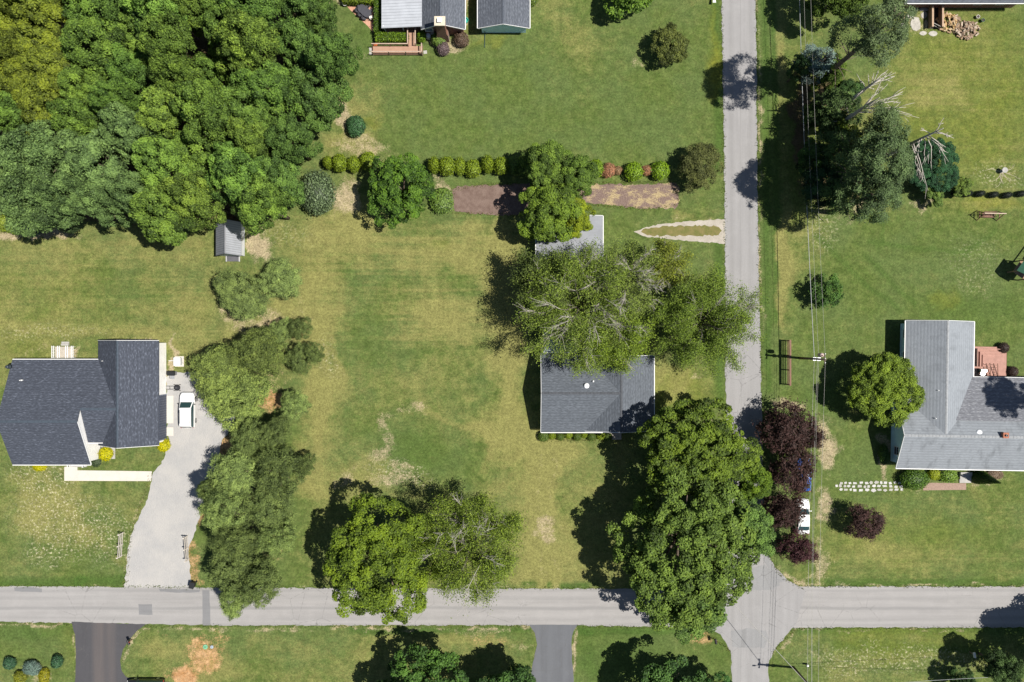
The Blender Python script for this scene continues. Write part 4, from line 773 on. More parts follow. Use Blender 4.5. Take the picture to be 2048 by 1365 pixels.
# --- open-crowned trees with pale bare twigs
def wispy(px, py, rpx, h, colr, label, seed, nlimb=10, dead=.25, leafn=40, leaf=.24, el=1., asp=.42, nsub=7, ntw=7):
    r = np.random.default_rng(seed); zc = h * .68; x, y = W(px, py, zc); Rr = rpx * (1 - zc / H) / S
    root = empty('open_crowned_tree', (x, y, 0), 0, label=label, cat='tree'); z0 = h * .22; tw = MB(); P0 = []; P1 = []; r0 = []; r1 = []; D0 = []; D1 = []; q0 = []; q1 = []; LC = []; LN = []
    for i in range(nlimb):
        a = 2 * math.pi * i / nlimb + r.uniform(-.25, .25); inner = i % 3 == 0; q = Rr * (r.uniform(.18, .38) if inner else r.uniform(.5, .72)); ze = h * (r.uniform(.8, .9) if inner else r.uniform(.55, .75))
        p = [np.array([0, 0, z0]), np.array([math.cos(a) * q * .3, math.sin(a) * q * .3 * el, z0 + (ze - z0) * .45]), np.array([math.cos(a + .1) * q * .7, math.sin(a + .1) * q * .7 * el, z0 + (ze - z0) * .8]), np.array([math.cos(a) * q, math.sin(a) * q * el, ze])]
        rr = [.17, .11, .07, .035]
        for k in range(3): P0.append(p[k]); P1.append(p[k + 1]); r0.append(rr[k]); r1.append(rr[k + 1])
        for s_ in range(nsub):
            t = r.uniform(.18, 1.0) * 3; k = min(2, int(t)); b = p[k] + (p[k + 1] - p[k]) * (t - k); aa = a + r.normal(0, .75); L = Rr * r.uniform(.24, .42)
            dr = np.array([math.cos(aa), math.sin(aa) * el, r.uniform(.05, .75)]); dr /= np.linalg.norm(dr); e = b + dr * L; e[2] = min(e[2], h)
            isd = r.random() < dead; e[2] = min(h * 1.03, e[2] + h * .12) if isd else e[2]; lst = (D0, D1, q0, q1) if isd else (P0, P1, r0, r1); mid = (b + e) / 2 + r.normal(0, .12, 3); th = .034 if isd else .026
            lst[0].extend([b, mid]); lst[1].extend([mid, e]); lst[2].extend([th, th * .75]); lst[3].extend([th * .75, th * .45])
            for w_ in range(ntw if not isd else ntw * 2):
                u = r.uniform(.25, 1.); c = b + (e - b) * u; d2 = dr + r.normal(0, .5, 3); d2 /= np.linalg.norm(d2); l2 = L * r.uniform(.3, .6); f = c + d2 * l2; f[2] = min(f[2], h + .2)
                lst[0].append(c); lst[1].append(f); lst[2].append(th * .5); lst[3].append(th * .22)
                n = leafn if not isd else int(leafn * .05)
                if n: uu = r.uniform(0, 1.15, n)[:, None]; cc = c + (f - c) * uu + r.normal(0, .34, (n, 3)); LC.append(cc); LN.append(nrm(r.normal(size=(n, 3)) * .6 + np.array([0, 0, .7]) + dr * .25))
    for k in range(int(75 * (Rr / 8) ** 2)):
        a = r.uniform(0, 6.28); q = Rr * .8 * math.sqrt(r.random()); c = np.array([math.cos(a) * q, math.sin(a) * q * el, h * (.50 + .36 * math.sqrt(1 - (q / Rr) ** 2) * r.uniform(.7, 1.05))]); nn = 70
        LC.append(c + r.normal(0, 1, (nn, 3)) * np.array([.55, .55, .3])); LN.append(nrm(r.normal(size=(nn, 3)) * .5 + np.array([0, 0, .8])))
    LC = np.vstack(LC); LN = np.vstack(LN); n = len(LC); A = lambda q: np.array(q)
    # loose cloud of leaves filling the lower crown
    o = mobj('crown', leaves_mesh('crown', r, LC, LN, leaf * r.uniform(.7, 1.3, n), asp, .45 + r.normal(0, .2, n) + .12 * (LC[:, 2] - zc) / h, M_leaf), None, root); o.color = (*colr, 1)  # higher leaves painted lighter
    V, F_ = segs(A(P0), A(P1), A(r0), A(r1), 4); mobj('limbs', np_mesh('limbs', V, F_, M_twig), None, root)
    step = 2 + ntw * 2
    for k in range(0, len(D0), step): V, F_ = segs(A(D0[k:k + step]), A(D1[k:k + step]), A(q0[k:k + step]), A(q1[k:k + step]), 4); mobj('bare_branch', np_mesh('bare_branch', V, F_, M_dead), None, root)
    m = MB(); m.tube([(0, 0, 0), (.05, 0, z0 * .6), (0, 0, z0 + .3)], [.034 * h, .026 * h, .02 * h], 8); mobj('trunk', m.mesh('trunk', M_bark, True), None, root)
WS = (.106, .146, .028)
wispy(1165, 610, 140, 13, WS, 'wide open-crowned tree with pale bare twigs over the cottage', 501, 18, .28, 66, .21, 1.0, nsub=9, ntw=8)
wispy(1085, 570, 76, 10, (.060, .082, .022), 'darker thin-leaved tree at the lawn side of the open-crowned tree', 502, 11, .12, 44, .24, 1.15)
wispy(1255, 560, 92, 12, (.110, .146, .034), 'half-bare tree with silvery branches beside the gravel loop', 503, 13, .6, 54, .19, .9, nsub=8)
wispy(1330, 530, 60, 9, (.11, .13, .022), 'thin tree with bare tips reaching towards the gravel loop', 504, 9, .5, 40, .22, .8)
wispy(1412, 645, 112, 11.5, (.094, .136, .024), 'feathery olive-green tree leaning over the side road', 505, 17, .08, 68, .20, 1.05, nsub=8, ntw=8)
wispy(1230, 680, 84, 10.5, (.104, .148, .022), 'feathery yellow-green tree drooping on the cottage roof', 506, 14, .12, 66, .20, .8)
wispy(940, 1098, 118, 13, (.096, .134, .022), 'thinning tree with silver twigs beside the full tree by the road', 507, 17, .30, 66, .22, 1.12, nsub=8)
# --- shrubs
def shrub_mesh(seed, n=1500, leaf=.15, asp=.6, lump=.06, core=.86, pts=None):
    r = np.random.default_rng(seed); d = nrm(r.normal(size=(n, 3))); d[:, 2] = np.abs(d[:, 2]) * .95 - .25 * (r.random(n) < .35); d = nrm(d); k = nrm(r.normal(size=(14, 3))); lm = lump * np.max(d @ k.T, axis=1)
    C = d * (r.uniform(.84, 1.02, n) + lm - lump * .7 + .22 * (r.random(n) < .10) * r.random(n))[:, None]; N = nrm(d * .8 + r.normal(size=(n, 3)) * .38 + np.array([0, 0, .2])); V = cards(r, C, N, leaf * r.uniform(.7, 1.3, n), asp)
    F_ = np.arange(len(V)).reshape(-1, 4); tint = .45 + r.normal(0, .17, n) + .08 * d[:, 2]  # shrub top painted a little lighter than its sides
    # inner core
    cv = []; nu, nv = 12, 6
    for j in range(nv + 1):
        ph = -.35 + (math.pi / 2 + .35) * j / nv
        for i in range(nu): a = 2 * math.pi * i / nu; cv.append((core * math.cos(ph) * math.cos(a), core * math.cos(ph) * math.sin(a), core * math.sin(ph)))
    cf = [(j * nu + i, j * nu + (i + 1) % nu, (j + 1) * nu + (i + 1) % nu, (j + 1) * nu + i) for j in range(nv) for i in range(nu)]
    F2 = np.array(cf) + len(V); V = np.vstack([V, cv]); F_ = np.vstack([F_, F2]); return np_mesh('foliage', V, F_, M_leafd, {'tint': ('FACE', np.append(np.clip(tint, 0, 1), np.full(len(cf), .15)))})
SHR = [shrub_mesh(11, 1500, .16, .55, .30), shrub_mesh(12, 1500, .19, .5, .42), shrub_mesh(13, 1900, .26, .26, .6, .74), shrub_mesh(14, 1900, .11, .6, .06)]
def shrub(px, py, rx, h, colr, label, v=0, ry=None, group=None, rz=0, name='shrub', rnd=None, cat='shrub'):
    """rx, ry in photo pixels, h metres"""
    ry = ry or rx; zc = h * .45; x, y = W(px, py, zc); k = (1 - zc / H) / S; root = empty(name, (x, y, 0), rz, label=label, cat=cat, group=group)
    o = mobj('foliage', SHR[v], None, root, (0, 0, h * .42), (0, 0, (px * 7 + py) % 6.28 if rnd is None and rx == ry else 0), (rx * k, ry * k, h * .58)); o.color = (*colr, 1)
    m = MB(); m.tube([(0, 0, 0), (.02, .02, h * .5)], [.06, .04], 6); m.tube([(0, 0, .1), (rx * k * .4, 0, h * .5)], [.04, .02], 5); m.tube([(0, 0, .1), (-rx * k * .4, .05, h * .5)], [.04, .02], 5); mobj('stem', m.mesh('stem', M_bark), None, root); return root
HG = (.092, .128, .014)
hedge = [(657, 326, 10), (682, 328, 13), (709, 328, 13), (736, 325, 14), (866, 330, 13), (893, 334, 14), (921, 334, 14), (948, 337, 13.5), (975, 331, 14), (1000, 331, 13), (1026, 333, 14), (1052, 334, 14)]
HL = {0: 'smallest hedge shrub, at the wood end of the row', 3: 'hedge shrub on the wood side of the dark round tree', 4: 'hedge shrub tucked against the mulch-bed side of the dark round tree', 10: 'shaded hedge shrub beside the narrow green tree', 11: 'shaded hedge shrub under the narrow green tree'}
for i, (a, b, q) in enumerate(hedge): shrub(a + 2.2 * math.sin(i * 5.1), b + 1.6 * math.sin(i * 3.7), q * (1.02 + .13 * math.sin(i * 2.9)), 2.3 + .4 * math.sin(i * 1.7), HG if i < 10 else (.06, .10, .02), HL.get(i, 'rounded yellow-green shrub in the clipped hedge row'), i % 2, q * 1.25, group=None if i in HL else 'hedge row shrubs', name='hedge_shrub', rnd=1)  # last two shrubs have their shade put into a darker leaf colour
shrub(1191, 338, 15, 2, (.085, .135, .014), 'green hedge shrub beside a browned one under the tree', 1, 17)
shrub(1267, 344, 17.5, 1.9, (.085, .140, .012), 'round green hedge shrub standing between two browned shrubs', 1)
shrub(1320, 342, 17.5, 1.9, (.085, .140, .012), 'round green hedge shrub beside the yew tree', 1)
shrub(1216, 341, 13, 1.5, (.20, .105, .06), 'large browned dying hedge shrub', 2); shrub(1236, 342, 8, 1.0, (.17, .11, .06), 'smallest browned hedge shrub', 2); shrub(1293, 341, 10, 1.3, (.20, .11, .06), 'browned hedge shrub between two green ones', 2)
shrub(711, 253, 18, 2.2, (.030, .070, .028), 'lone dark spiky shrub on the bare ground', 2)
shrub(636, 386, 36, 4, (.060, .085, .040), 'grey-green round bush at the corner of the wood', 3, 44)
shrub(884, 402, 22, 1.6, (.062, .100, .020), 'low green bush at the end of the mulch bed', 1, 24)
for i, (a, b, s_, v_) in enumerate(((1087, 870, 10, 0), (1104, 868.5, 7, 1), (1120.5, 870.5, 8, 3), (1137, 866.5, 7.5, 1), (1154.5, 870.5, 8.5, 3), (1168, 867, 6, 1), (1183, 870.5, 8.5, 3), (1201, 868, 8, 1), (1216.5, 871, 8, 3))):
    shrub(a, b + 3, s_ * 1.05, 1.1, (.055, .085, .016) if v_ != 1 else (.10, .135, .014), 'clipped round dark shrub below the cottage wall' if v_ != 1 else 'smaller light green shrub between the clipped ones', v_, s_ * 1.05, group='dark shrubs along the cottage' if v_ != 1 else 'light shrubs along the cottage')
YL = (.235, .225, .008)
shrub(212, 908, 13, 1.2, YL, 'bright yellow bush at the porch corner', 1); shrub(328, 891, 12, 1.1, YL, 'bright yellow bush at the garage corner', 1); shrub(80, 934, 13, 1.0, YL, 'bright yellow bush under the front eave', 1, 8); shrub(193, 924, 9, .8, (.03, .045, .02), 'small dark shrub beside the porch bench', 2)
shrub(20, 1326, 11, 1.3, (.030, .068, .036), 'dark blue-green young spruce near the driveway lawn corner', 2); shrub(114, 1323, 11, 1.5, (.028, .066, .032), 'dark young spruce nearest the dark driveway', 2); shrub(64, 1337, 15, 1.4, (.075, .11, .09), 'pale blue-green juniper in the corner bed', 2, 14); shrub(41, 1355, 12, 1.3, (.10, .11, .014), 'olive shrub in the corner bed', 1); shrub(89, 1353, 10, 1.2, (.13, .125, .010), 'golden yellow shrub in the corner bed', 1, 15)
BU = (.032, .020, .016)
shrub(2007, 696, 11, 1.2, BU, 'maroon ball shrub at the top corner of the red deck', 3); shrub(2025, 743.5, 11, 1.2, BU, 'maroon ball shrub at the lower corner of the red deck', 3)
shrub(1829, 959, 29, 2.0, (.040, .078, .010), 'large clipped dark green shrub before the ranch house', 3, 21); shrub(1868, 949, 11, 1.1, (.15, .18, .016), 'yellow-green shrub next to the large clipped shrub', 1); shrub(1896, 951, 17, 1.3, (.075, .125, .018), 'glossy green shrub beside the grey steps', 1, 13)
shrub(1767, 910, 9, 1.4, (.030, .062, .012), 'dark shrub against the blue gable wall', 1, 18); shrub(1990, 950, 14, .6, (.10, .07, .045), 'low brownish shrub in the bed by the front wall', 2, 9)
shrub(923, 81, 13, 1.5, (.075, .052, .036), 'brown-purple round bush on the gravel bed', 2, 14); shrub(887, 98, 12, 1.4, (.085, .062, .062), 'purple-grey bush at the lawn edge', 2); shrub(878, 80, 13, 1.6, (.085, .130, .030), 'soft green bush below the brick chimney', 2)
shrub(843, 74, 9, 1.6, (.075, .130, .012), 'green bush beside the deck walkway', 1, 11); shrub(1062, -2, 14, 1.4, (.06, .09, .016), 'green bush by the garage eave', 1)
for i, (a, b) in enumerate(((10, 446), (32, 452), (66, 455))): shrub(a, b, 17, 2, ((.10, .13, .02), (.09, .13, .02), (.035, .065, .05))[i], ('yellow-green bush at the foot of the wood by the bare strip', 'light green bush at the foot of the wood', 'small blue-green bush at the foot of the wood')[i], 1)
dk = [(1912, 386), (1935, 388), (1960, 388), (1987, 390), (2014, 391), (2042, 388)]
for i, (a, b) in enumerate(dk): shrub(a, b, 11, 1.0, (.006, .010, .006), 'low dark juniper in the straight row on the lawn', 3, 6.5, group='dark juniper row', rz=R(14), name='juniper')
# box hedge along the lean-to
def hedge_box(x0, x1, y0, y1, h, label, seed, colr):
    r = np.random.default_rng(seed); ar = (x1 - x0) * (y1 - y0); n = int(260 * (ar + 2 * h * (x1 - x0 + y1 - y0)) * .8) + 50; w, d = x1 - x0, y1 - y0; root = empty('box_hedge', ((x0 + x1) / 2, (y0 + y1) / 2, 0), 0, label=label, cat='hedge')
    A = np.array([w * d, h * d, h * d, h * w, h * w]); f = r.choice(5, n, p=A / A.sum()); u, t = r.uniform(-.5, .5, n), r.uniform(-.5, .5, n); C = np.zeros((n, 3)); N = np.zeros((n, 3))
    for i, (nn, cc) in enumerate((((0, 0, 1), lambda: np.stack([u * w, t * d, np.full(n, h)], 1)), ((1, 0, 0), lambda: np.stack([np.full(n, w / 2), t * d, (u + .5) * h], 1)), ((-1, 0, 0), lambda: np.stack([np.full(n, -w / 2), t * d, (u + .5) * h], 1)), ((0, 1, 0), lambda: np.stack([u * w, np.full(n, d / 2), (t + .5) * h], 1)), ((0, -1, 0), lambda: np.stack([u * w, np.full(n, -d / 2), (t + .5) * h], 1)))):
        k = f == i; C[k] = cc()[k]; N[k] = nn
    C += r.normal(0, .07, (n, 3)); N = nrm(N * .7 + r.normal(size=(n, 3)) * .45); o = mobj('foliage', leaves_mesh('foliage', r, C, N, .17 * r.uniform(.7, 1.3, n), .6, .45 + r.normal(0, .22, n), M_leafd), None, root); o.color = (*colr, 1)
    m = MB(); m.box(-w / 2 + .12, w / 2 - .12, -d / 2 + .12, d / 2 - .12, 0, h - .12); o = mobj('stems', m.mesh('stems', plain('hedge_inside', (.02, .03, .01), .95, .1)), None, root)  # solid dark block fills the hedge behind its leaves
hedge_box(-18.25, -13.95, 40.15, 41.2, 1.2, 'dense green box hedge between the deck and the lean-to', 1, (.062, .105, .010)); hedge_box(-18.4, -17.6, 41.3, 48, 1.2, 'narrow dark hedge along the lean-to side', 2, (.042, .076, .010)); hedge_box(-22.6, -18.6, 45.3, 48, 1.4, 'bright hedge above the brick patio', 3, (.085, .12, .016))
# conical evergreen by the front steps
def cone_shrub(px, py, rpx, h, colr, label, seed, name='cone_evergreen', group=None):
    r = np.random.default_rng(seed); x, y = W(px, py); Rr = rpx / S; n = int(900 * Rr * h); t = 1 - np.sqrt(r.random(n)); a = r.uniform(0, 6.28, n); q = Rr * (1 - t) * r.uniform(.88, 1.05, n) + .03; C = np.stack([np.cos(a) * q, np.sin(a) * q, .05 + t * h], 1); N = nrm(np.stack([np.cos(a), np.sin(a), np.full(n, .35)], 1) + r.normal(size=(n, 3)) * .3)
    root = empty(name, (x, y, 0), 0, label=label, cat='shrub', group=group); o = mobj('foliage', leaves_mesh('foliage', r, C, N, .15 * r.uniform(.7, 1.3, n), .5, .42 + r.normal(0, .16, n), M_leafd), None, root); o.color = (*colr, 1)
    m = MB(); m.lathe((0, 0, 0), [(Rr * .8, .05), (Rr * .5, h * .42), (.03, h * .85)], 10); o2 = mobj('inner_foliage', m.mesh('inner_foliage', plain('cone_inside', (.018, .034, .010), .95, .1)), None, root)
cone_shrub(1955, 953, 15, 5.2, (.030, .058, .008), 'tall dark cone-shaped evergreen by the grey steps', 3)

def relabel(name, lm):
    used = set()
    for lb, (px, py) in lm:
        best = None
        for o in ALLTREES:
            if o.name.split('.')[0] != name or 'group' not in o or o.name in used: continue
            ch = [c for c in o.children if c.name.startswith('crown')][0]; z = ch.location.z; k = S / (1 - z / H); d = (o.location.x * k + 1024 - px) ** 2 + (682.5 - o.location.y * k - py) ** 2
            if best is None or d < best[0]: best = (d, o)
        o = best[1]; used.add(o.name); o['label'] = o['label'].replace(' in the wood', '').replace(' in the row beside the gravel drive', '') + ' ' + lb; del o['group']
relabel('broadleaf_tree', [('overhanging the metal shed', (440, 410)), ('right behind the metal shed beside the round bush', (530, 410)), ('next to the round grey-green bush', (600, 370)), ('at the wood edge facing the lone dark shrub', (640, 230)), ('at the wood edge above the hedge row end', (605, 300)), ('shading the lawn left of the metal shed', (330, 430)), ('at the wood edge over the bare strip', (110, 410)), ('at the wood edge over the bare strip beside the low bushes', (40, 390))])
relabel('pine_tree', [('with the lowest flat crown facing the metal shed', (487, 595)), ('beside the bare patch at the metal shed', (562, 560)), ('overhanging the white SUV', (440, 740)), ('overhanging the main road', (470, 1195)), ('behind the wheeled bin', (470, 1150)), ('beside the white rail fence on the clay bank', (455, 1010)), ('reaching farthest into the lawn', (630, 708)), ('shading the bend of the gravel drive', (470, 945))])
# ---------------------------------------------------------------- vehicles
def paint(name, c, rough=.22): t = NT(name); n = t.noise(2, 3); t.bsdf(t.mix(t.rng(n, .3, .7, 0, .06), c, tuple(x * .8 for x in c)), rough, .5, 0, None, **{'Coat Weight': .6}); return t.m
M_tyre = plain('tyre', (.015, .015, .016), .9, .2); M_rim = plain('alloy', (.45, .46, .47), .35, .5, .7, .05); M_cglass = NT('car_glass'); M_cglass.bsdf((.022, .050, .052), .06, .6); M_cglass = M_cglass.m
M_blk = plain('black_plastic', (.015, .016, .018), .55, .3); M_lamp = plain('lamp_clear', (.55, .56, .58), .15, .5); M_red = plain('lamp_red', (.35, .02, .02), .2, .5)
def car(name, px, py, rz, L, Wd, Ht, style, mat, label, z=0.02):
    """lofted car body; y forward"""
    x, y = W(px, py, .9); root = empty(name, (x, y, z), rz, label=label, cat='car'); w = Wd / 2
    if style == 'suv': st_ = [(.50, .60, .60, .64, 0), (.488, .78, .70, .74, 0), (.46, .90, .84, .87, 0), (.40, .97, .94, .98, 0), (.30, 1.0, .98, 1.03, 0), (.235, 1.0, 1.0, 1.06, 0), (.08, 1.0, 1.02, Ht - .04, 1), (-.10, 1.0, 1.02, Ht, 1), (-.30, 1.0, 1.02, Ht - .02, 1), (-.44, .99, 1.03, Ht - .08, 1), (-.485, .96, 1.02, 1.10, 0), (-.50, .84, .70, .74, 0)]
    else: st_ = [(.50, .58, .52, .56, 0), (.485, .78, .60, .64, 0), (.455, .91, .70, .74, 0), (.40, .98, .80, .84, 0), (.30, 1.0, .86, .90, 0), (.225, 1.0, .90, .95, 0), (.08, 1.0, .93, Ht - .04, 1), (-.10, 1.0, .94, Ht, 1), (-.25, 1.0, .95, Ht - .05, 1), (-.385, .99, .96, 1.02, 0), (-.46, .95, .95, .99, 0), (-.485, .88, .85, .88, 0), (-.50, .70, .66, .70, 0)]
    rows = []
    for f, kw, zb, zr, cab in st_:
        yy = f * L; q = w * kw; zl = .24 if abs(f) < .46 else .34
        if cab: pr = [(q * .9, zl), (q, .45), (q, .72), (q * .97, zb), (q * .82, zr - .10), (q * .75, zr - .02), (q * .40, zr + .015), (0, zr + .02)]
        else: pr = [(q * .9, zl), (q, min(.45, zb - .08)), (q, min(.72, zb - .04)), (q * .97, zb), (q * .90, zr - .015), (q * .80, zr), (q * .42, zr + .015), (0, zr + .02)]
        rows.append([(a, yy, b) for a, b in pr] + [(-a, yy, b) for a, b in pr[-2::-1]])
    nP = 15; cab = [s_[4] for s_ in st_]; parts = {}
    def put(nm, i, j): parts.setdefault(nm, []).append((i, j))
    for i in range(len(rows) - 1):
        for j in range(nP - 1):
            top = 5 <= j <= 8; side = j in (3, 10)
            if cab[i] != cab[i + 1] and top: put('windshield' if cab[i + 1] else 'rear_window', i, j)
            elif cab[i] and cab[i + 1] and side: put('side_window', i, j)
            elif (cab[i] or cab[i + 1]) and side: put('side_window', i, j)
            else: put('body', i, j)
    for nm, fl in parts.items():
        m = MB(); V = [p for r_ in rows for p in r_]; m.add(V, [(i * nP + j, i * nP + j + 1, (i + 1) * nP + j + 1, (i + 1) * nP + j) for i, j in fl])
        if nm == 'body': m.f.append(tuple(range(nP))); m.f.append(tuple(reversed(range((len(rows) - 1) * nP, len(rows) * nP)))); [m.f.append((i * nP, i * nP + nP - 1, (i + 1) * nP + nP - 1, (i + 1) * nP)) for i in range(len(rows) - 1)]
        me = m.mesh(nm, mat if nm == 'body' else M_cglass, True); bm = bmesh.new(); bm.from_mesh(me); bmesh.ops.delete(bm, geom=[v_ for v_ in bm.verts if not v_.link_faces], context='VERTS'); bm.to_mesh(me); bm.free(); o = mobj(nm, me, None, root)
        if nm == 'body': bd = o
    # black surround behind the glass so that pillars read
    for sx in (-1, 1):
        for f in (.30, -.30):
            m = MB(); pr = [(.20, -.11), (.31, -.11), (.34, -.08), (.34, .08), (.31, .11), (.20, .11)]; vs = []; n = 18
            for r_, xx in pr:
                for i in range(n): a = 2 * math.pi * i / n; vs.append((sx * (w - .10) + xx, f * L + r_ * math.cos(a), .33 + r_ * math.sin(a)))
            m.add(vs, [(k * n + i, k * n + (i + 1) % n, (k + 1) * n + (i + 1) % n, (k + 1) * n + i) for k in range(5) for i in range(n)]); wh = m.build('wheel', M_tyre, root, True)
            m = MB(); vs = [(sx * (w - .10) + sx * .115, f * L + r_ * math.cos(2 * math.pi * i / n), .33 + r_ * math.sin(2 * math.pi * i / n)) for r_ in (.21,) for i in range(n)]; m.add(vs + [(sx * (w + .0), f * L, .33)], [(i, (i + 1) % n, n) for i in range(n)]); m.build('rim', M_rim, wh)
        m = MB(); m.cbox((sx * (w + .10), .17 * L, 1.0), (.20, .11, .14)); m.build('mirror', mat if style != 'suv' else M_blk, root, bevel=.03)
        m = MB(); m.cbox((sx * w * .66, .485 * L, .66), (.36, .10, .12)); m.build('headlight', M_lamp, root, bevel=.02); m = MB(); m.cbox((sx * w * .80, -.49 * L, .80), (.24, .08, .2)); m.build('taillight', M_red, root, bevel=.02)
        if style == 'suv': m = MB(); m.bar((sx * w * .70, .02 * L, Ht + .03), (sx * w * .70, -.36 * L, Ht + .01), .05); m.build('roof_rail', M_blk, root)
    m = MB(); m.cbox((0, .50 * L, .42), (w * 1.4, .05, .14)); m.build('grille', M_blk, root); m = MB(); m.cbox((0, -.505 * L, .62), (.5, .02, .13)); m.build('number_plate', M_trim, root); return root
P_w = paint('white_paint', (.80, .80, .79)); P_b = paint('blue_paint', (.015, .10, .42)); P_k = paint('black_paint', (.012, .012, .014))
car('parked_car', 374, 821, 0, 4.75, 1.95, 1.68, 'suv', P_w, 'white SUV parked on the gravel beside the garage')
car('parked_car', 1606, 1034, 0, 4.7, 1.82, 1.45, 'sedan', P_w, 'white sedan half under purple plum trees')
car('parked_car', 1609, 950, 0, 4.5, 1.8, 1.45, 'sedan', P_b, 'bright blue sedan hidden under a plum tree')
car('parked_car', 290, 1375, R(90), 5.0, 1.95, 1.75, 'suv', P_k, 'black SUV at the end of the dark driveway')
# ---------------------------------------------------------------- utility poles and wires
M_pole = plain('pole_wood', (.13, .10, .08), .95, .1, 0, .3, 3, .4); M_wire = plain('cable', (.34, .33, .30), .6, .3); M_cable = plain('black_cable', (.30, .31, .31), .6, .3)
def pole(x, y, h, label, transformer=False, lamp=False):
    root = empty('utility_pole', (x, y, 0), 0, label=label, cat='pole'); m = MB(); m.tube([(0, 0, 0), (0, 0, h)], [.17, .12], 10); m.build('shaft', M_pole, root, True)
    m = MB(); m.cbox((0, .14, h - .25), (.10, 1.3, .12)); ca = m.build('crossarm', M_pole, root)
    for yy in (-.4, .14, .7): m = MB(); m.lathe((0, yy, h - .2), [(.05, 0), (.08, .05), (.05, .10), (.08, .15), (.03, .22)], 8); m.build('insulator', plain('porcelain', (.55, .55, .52), .3, .5), ca)
    for z in (5.2, 6.6): m = MB(); m.cbox((0, 0, z), (.42, .42, .10)); m.build('bracket', plain('galvanised', (.4, .41, .42), .5, .4, .5), root)
    if transformer: m = MB(); m.lathe((-.05, .55, 6.9), [(.26, 0), (.27, .06), (.27, .85), (.20, .95), (.05, .98)], 14); tr = m.build('transformer', plain('transformer_can', (.42, .33, .30), .5, .4, .2), root, True); m = MB(); m.lathe((-.05, .5, 7.85), [(.06, 0), (.08, .08), (.05, .16), (.02, .25)], 8); m.build('bushing', plain('rust_red', (.35, .09, .05)), tr)
    if lamp: m = MB(); m.tube([(0, 0, 7.2), (-.6, -.05, 7.6), (-1.2, -.1, 7.6)], .03, 6); am = m.build('lamp_arm', plain('galvanised', (.4, .41, .42)), root); m = MB(); m.cbox((-1.35, -.1, 7.58), (.4, .2, .14)); m.build('lamp_head', plain('galvanised', (.4, .41, .42)), am, bevel=.04)
    return root
PA = (38.92, -2.3); PB = (38.05, -44.1); PN_ = (36.6, 62)
pole(*PA, 8.75, 'wooden utility pole with grey transformer beside the rail fence', True); pole(*PB, 9.0, 'wooden utility pole at the grassy junction corner', False, True); pole(*PN_, 8.9, 'wooden utility pole far up the side road')
def wire(a, b, sag, r_, label, mat, group=None):
    m = MB(); n = 22; a, b = Vector(a), Vector(b); m.tube([a.lerp(b, i / n) - Vector((0, 0, sag * 4 * (i / n) * (1 - i / n))) for i in range(n + 1)], r_, 5); return m.build('overhead_wire', mat, label=label, cat='wire', group=group)
for dz, dx, sag, r_, mt, lb in ((5.25, -.05, .8, .040, M_cable, 'thick lowest overhead cable'), (6.6, .0, .7, .013, M_wire, 'thin middle overhead wire'), (8.6, .05, .6, .013, M_wire, 'thin topmost overhead wire')):
    wire((PA[0] + dx, PA[1], dz), (PN_[0] + dx, PN_[1], dz), sag, r_, lb + ' running up the side road from the transformer pole', mt)
    wire((PA[0] + dx, PA[1], dz), (PB[0] + dx, PB[1], dz), sag * .7, min(r_, .018), lb + ' running over the parked cars to the junction', M_wire)
wire((PA[0] + .02, PA[1], 6.1), (PB[0] + .1, PB[1], 6.2), .6, .016, 'thin second overhead wire running over the parked cars to the junction', M_wire)
wire((PB[0], PB[1], 8.2), (24.5, -29.5, 4.0), .3, .03, 'service wire slanting from the junction pole into the big tree', M_wire)
wire((PB[0], PB[1], 7.0), (75, -42.2, 6.6), .8, .022, 'wire crossing the bottom verge from the junction pole', M_cable)
wire((PB[0], PB[1], 6.0), (75, -45.2, 5.6), .8, .022, 'lower wire crossing the bottom verge from the junction pole', M_cable)
# ---------------------------------------------------------------- fences, benches, mailboxes
M_redw = plain('red_brown_wood', (.19, .105, .078), .8, .2, 0, .2, 4); M_brown = plain('brown_wood', (.26, .17, .11), .85, .2, 0, .25, 4)
x, y0 = W(1572, 682); _, y1 = W(1572, 769); root = empty('rail_fence', (x, (y0 + y1) / 2, 0), 0, label='reddish wooden rail fence by the utility pole', cat='fence'); Lf = y0 - y1
for i in range(4): m = MB(); yy = -Lf / 2 + Lf * i / 3; m.box(-.07, .07, yy - .07, yy + .07, 0, 1.55); m.build('post', M_redw, root)
for z_ in (.35, .75, 1.15, 1.45): m = MB(); m.box(.072, .112, -Lf / 2 - .1, Lf / 2 + .1, z_ - .07, z_ + .07); m.build('rail', M_redw, root)
m = MB(); m.box(-.10, .16, -Lf / 2 - .12, Lf / 2 + .12, 1.552, 1.59); m.build('top_board', M_redw, root)
M_fence = plain('weathered_white_rail', (.46, .42, .37), .8, .2, 0, .25, 5)
def drive_fence(px, py, rz, label):
    x, y = W(px, py); root = empty('picket_rail', (x, y, 0), rz, label=label, cat='fence')
    for yy in (-1.55, 0, 1.55): m = MB(); m.box(-.06, .06, yy - .06, yy + .06, 0, 1.5); p_ = m.build('post', M_fence, root); m = MB(); m.box(-.08, .08, yy - .08, yy + .08, 1.5, 1.55); m.build('post_cap', M_fence, p_)
    for z_ in (.45, .92, 1.4): m = MB(); m.box(.062, .11, -1.65, 1.65, z_ - .07, z_ + .07); m.build('rail', M_fence, root)
drive_fence(246, 1088, R(-4), 'short white rail fence on the lawn side of the gravel drive'); drive_fence(377, 1095, R(4), 'short white rail fence on the clay bank side of the gravel drive')
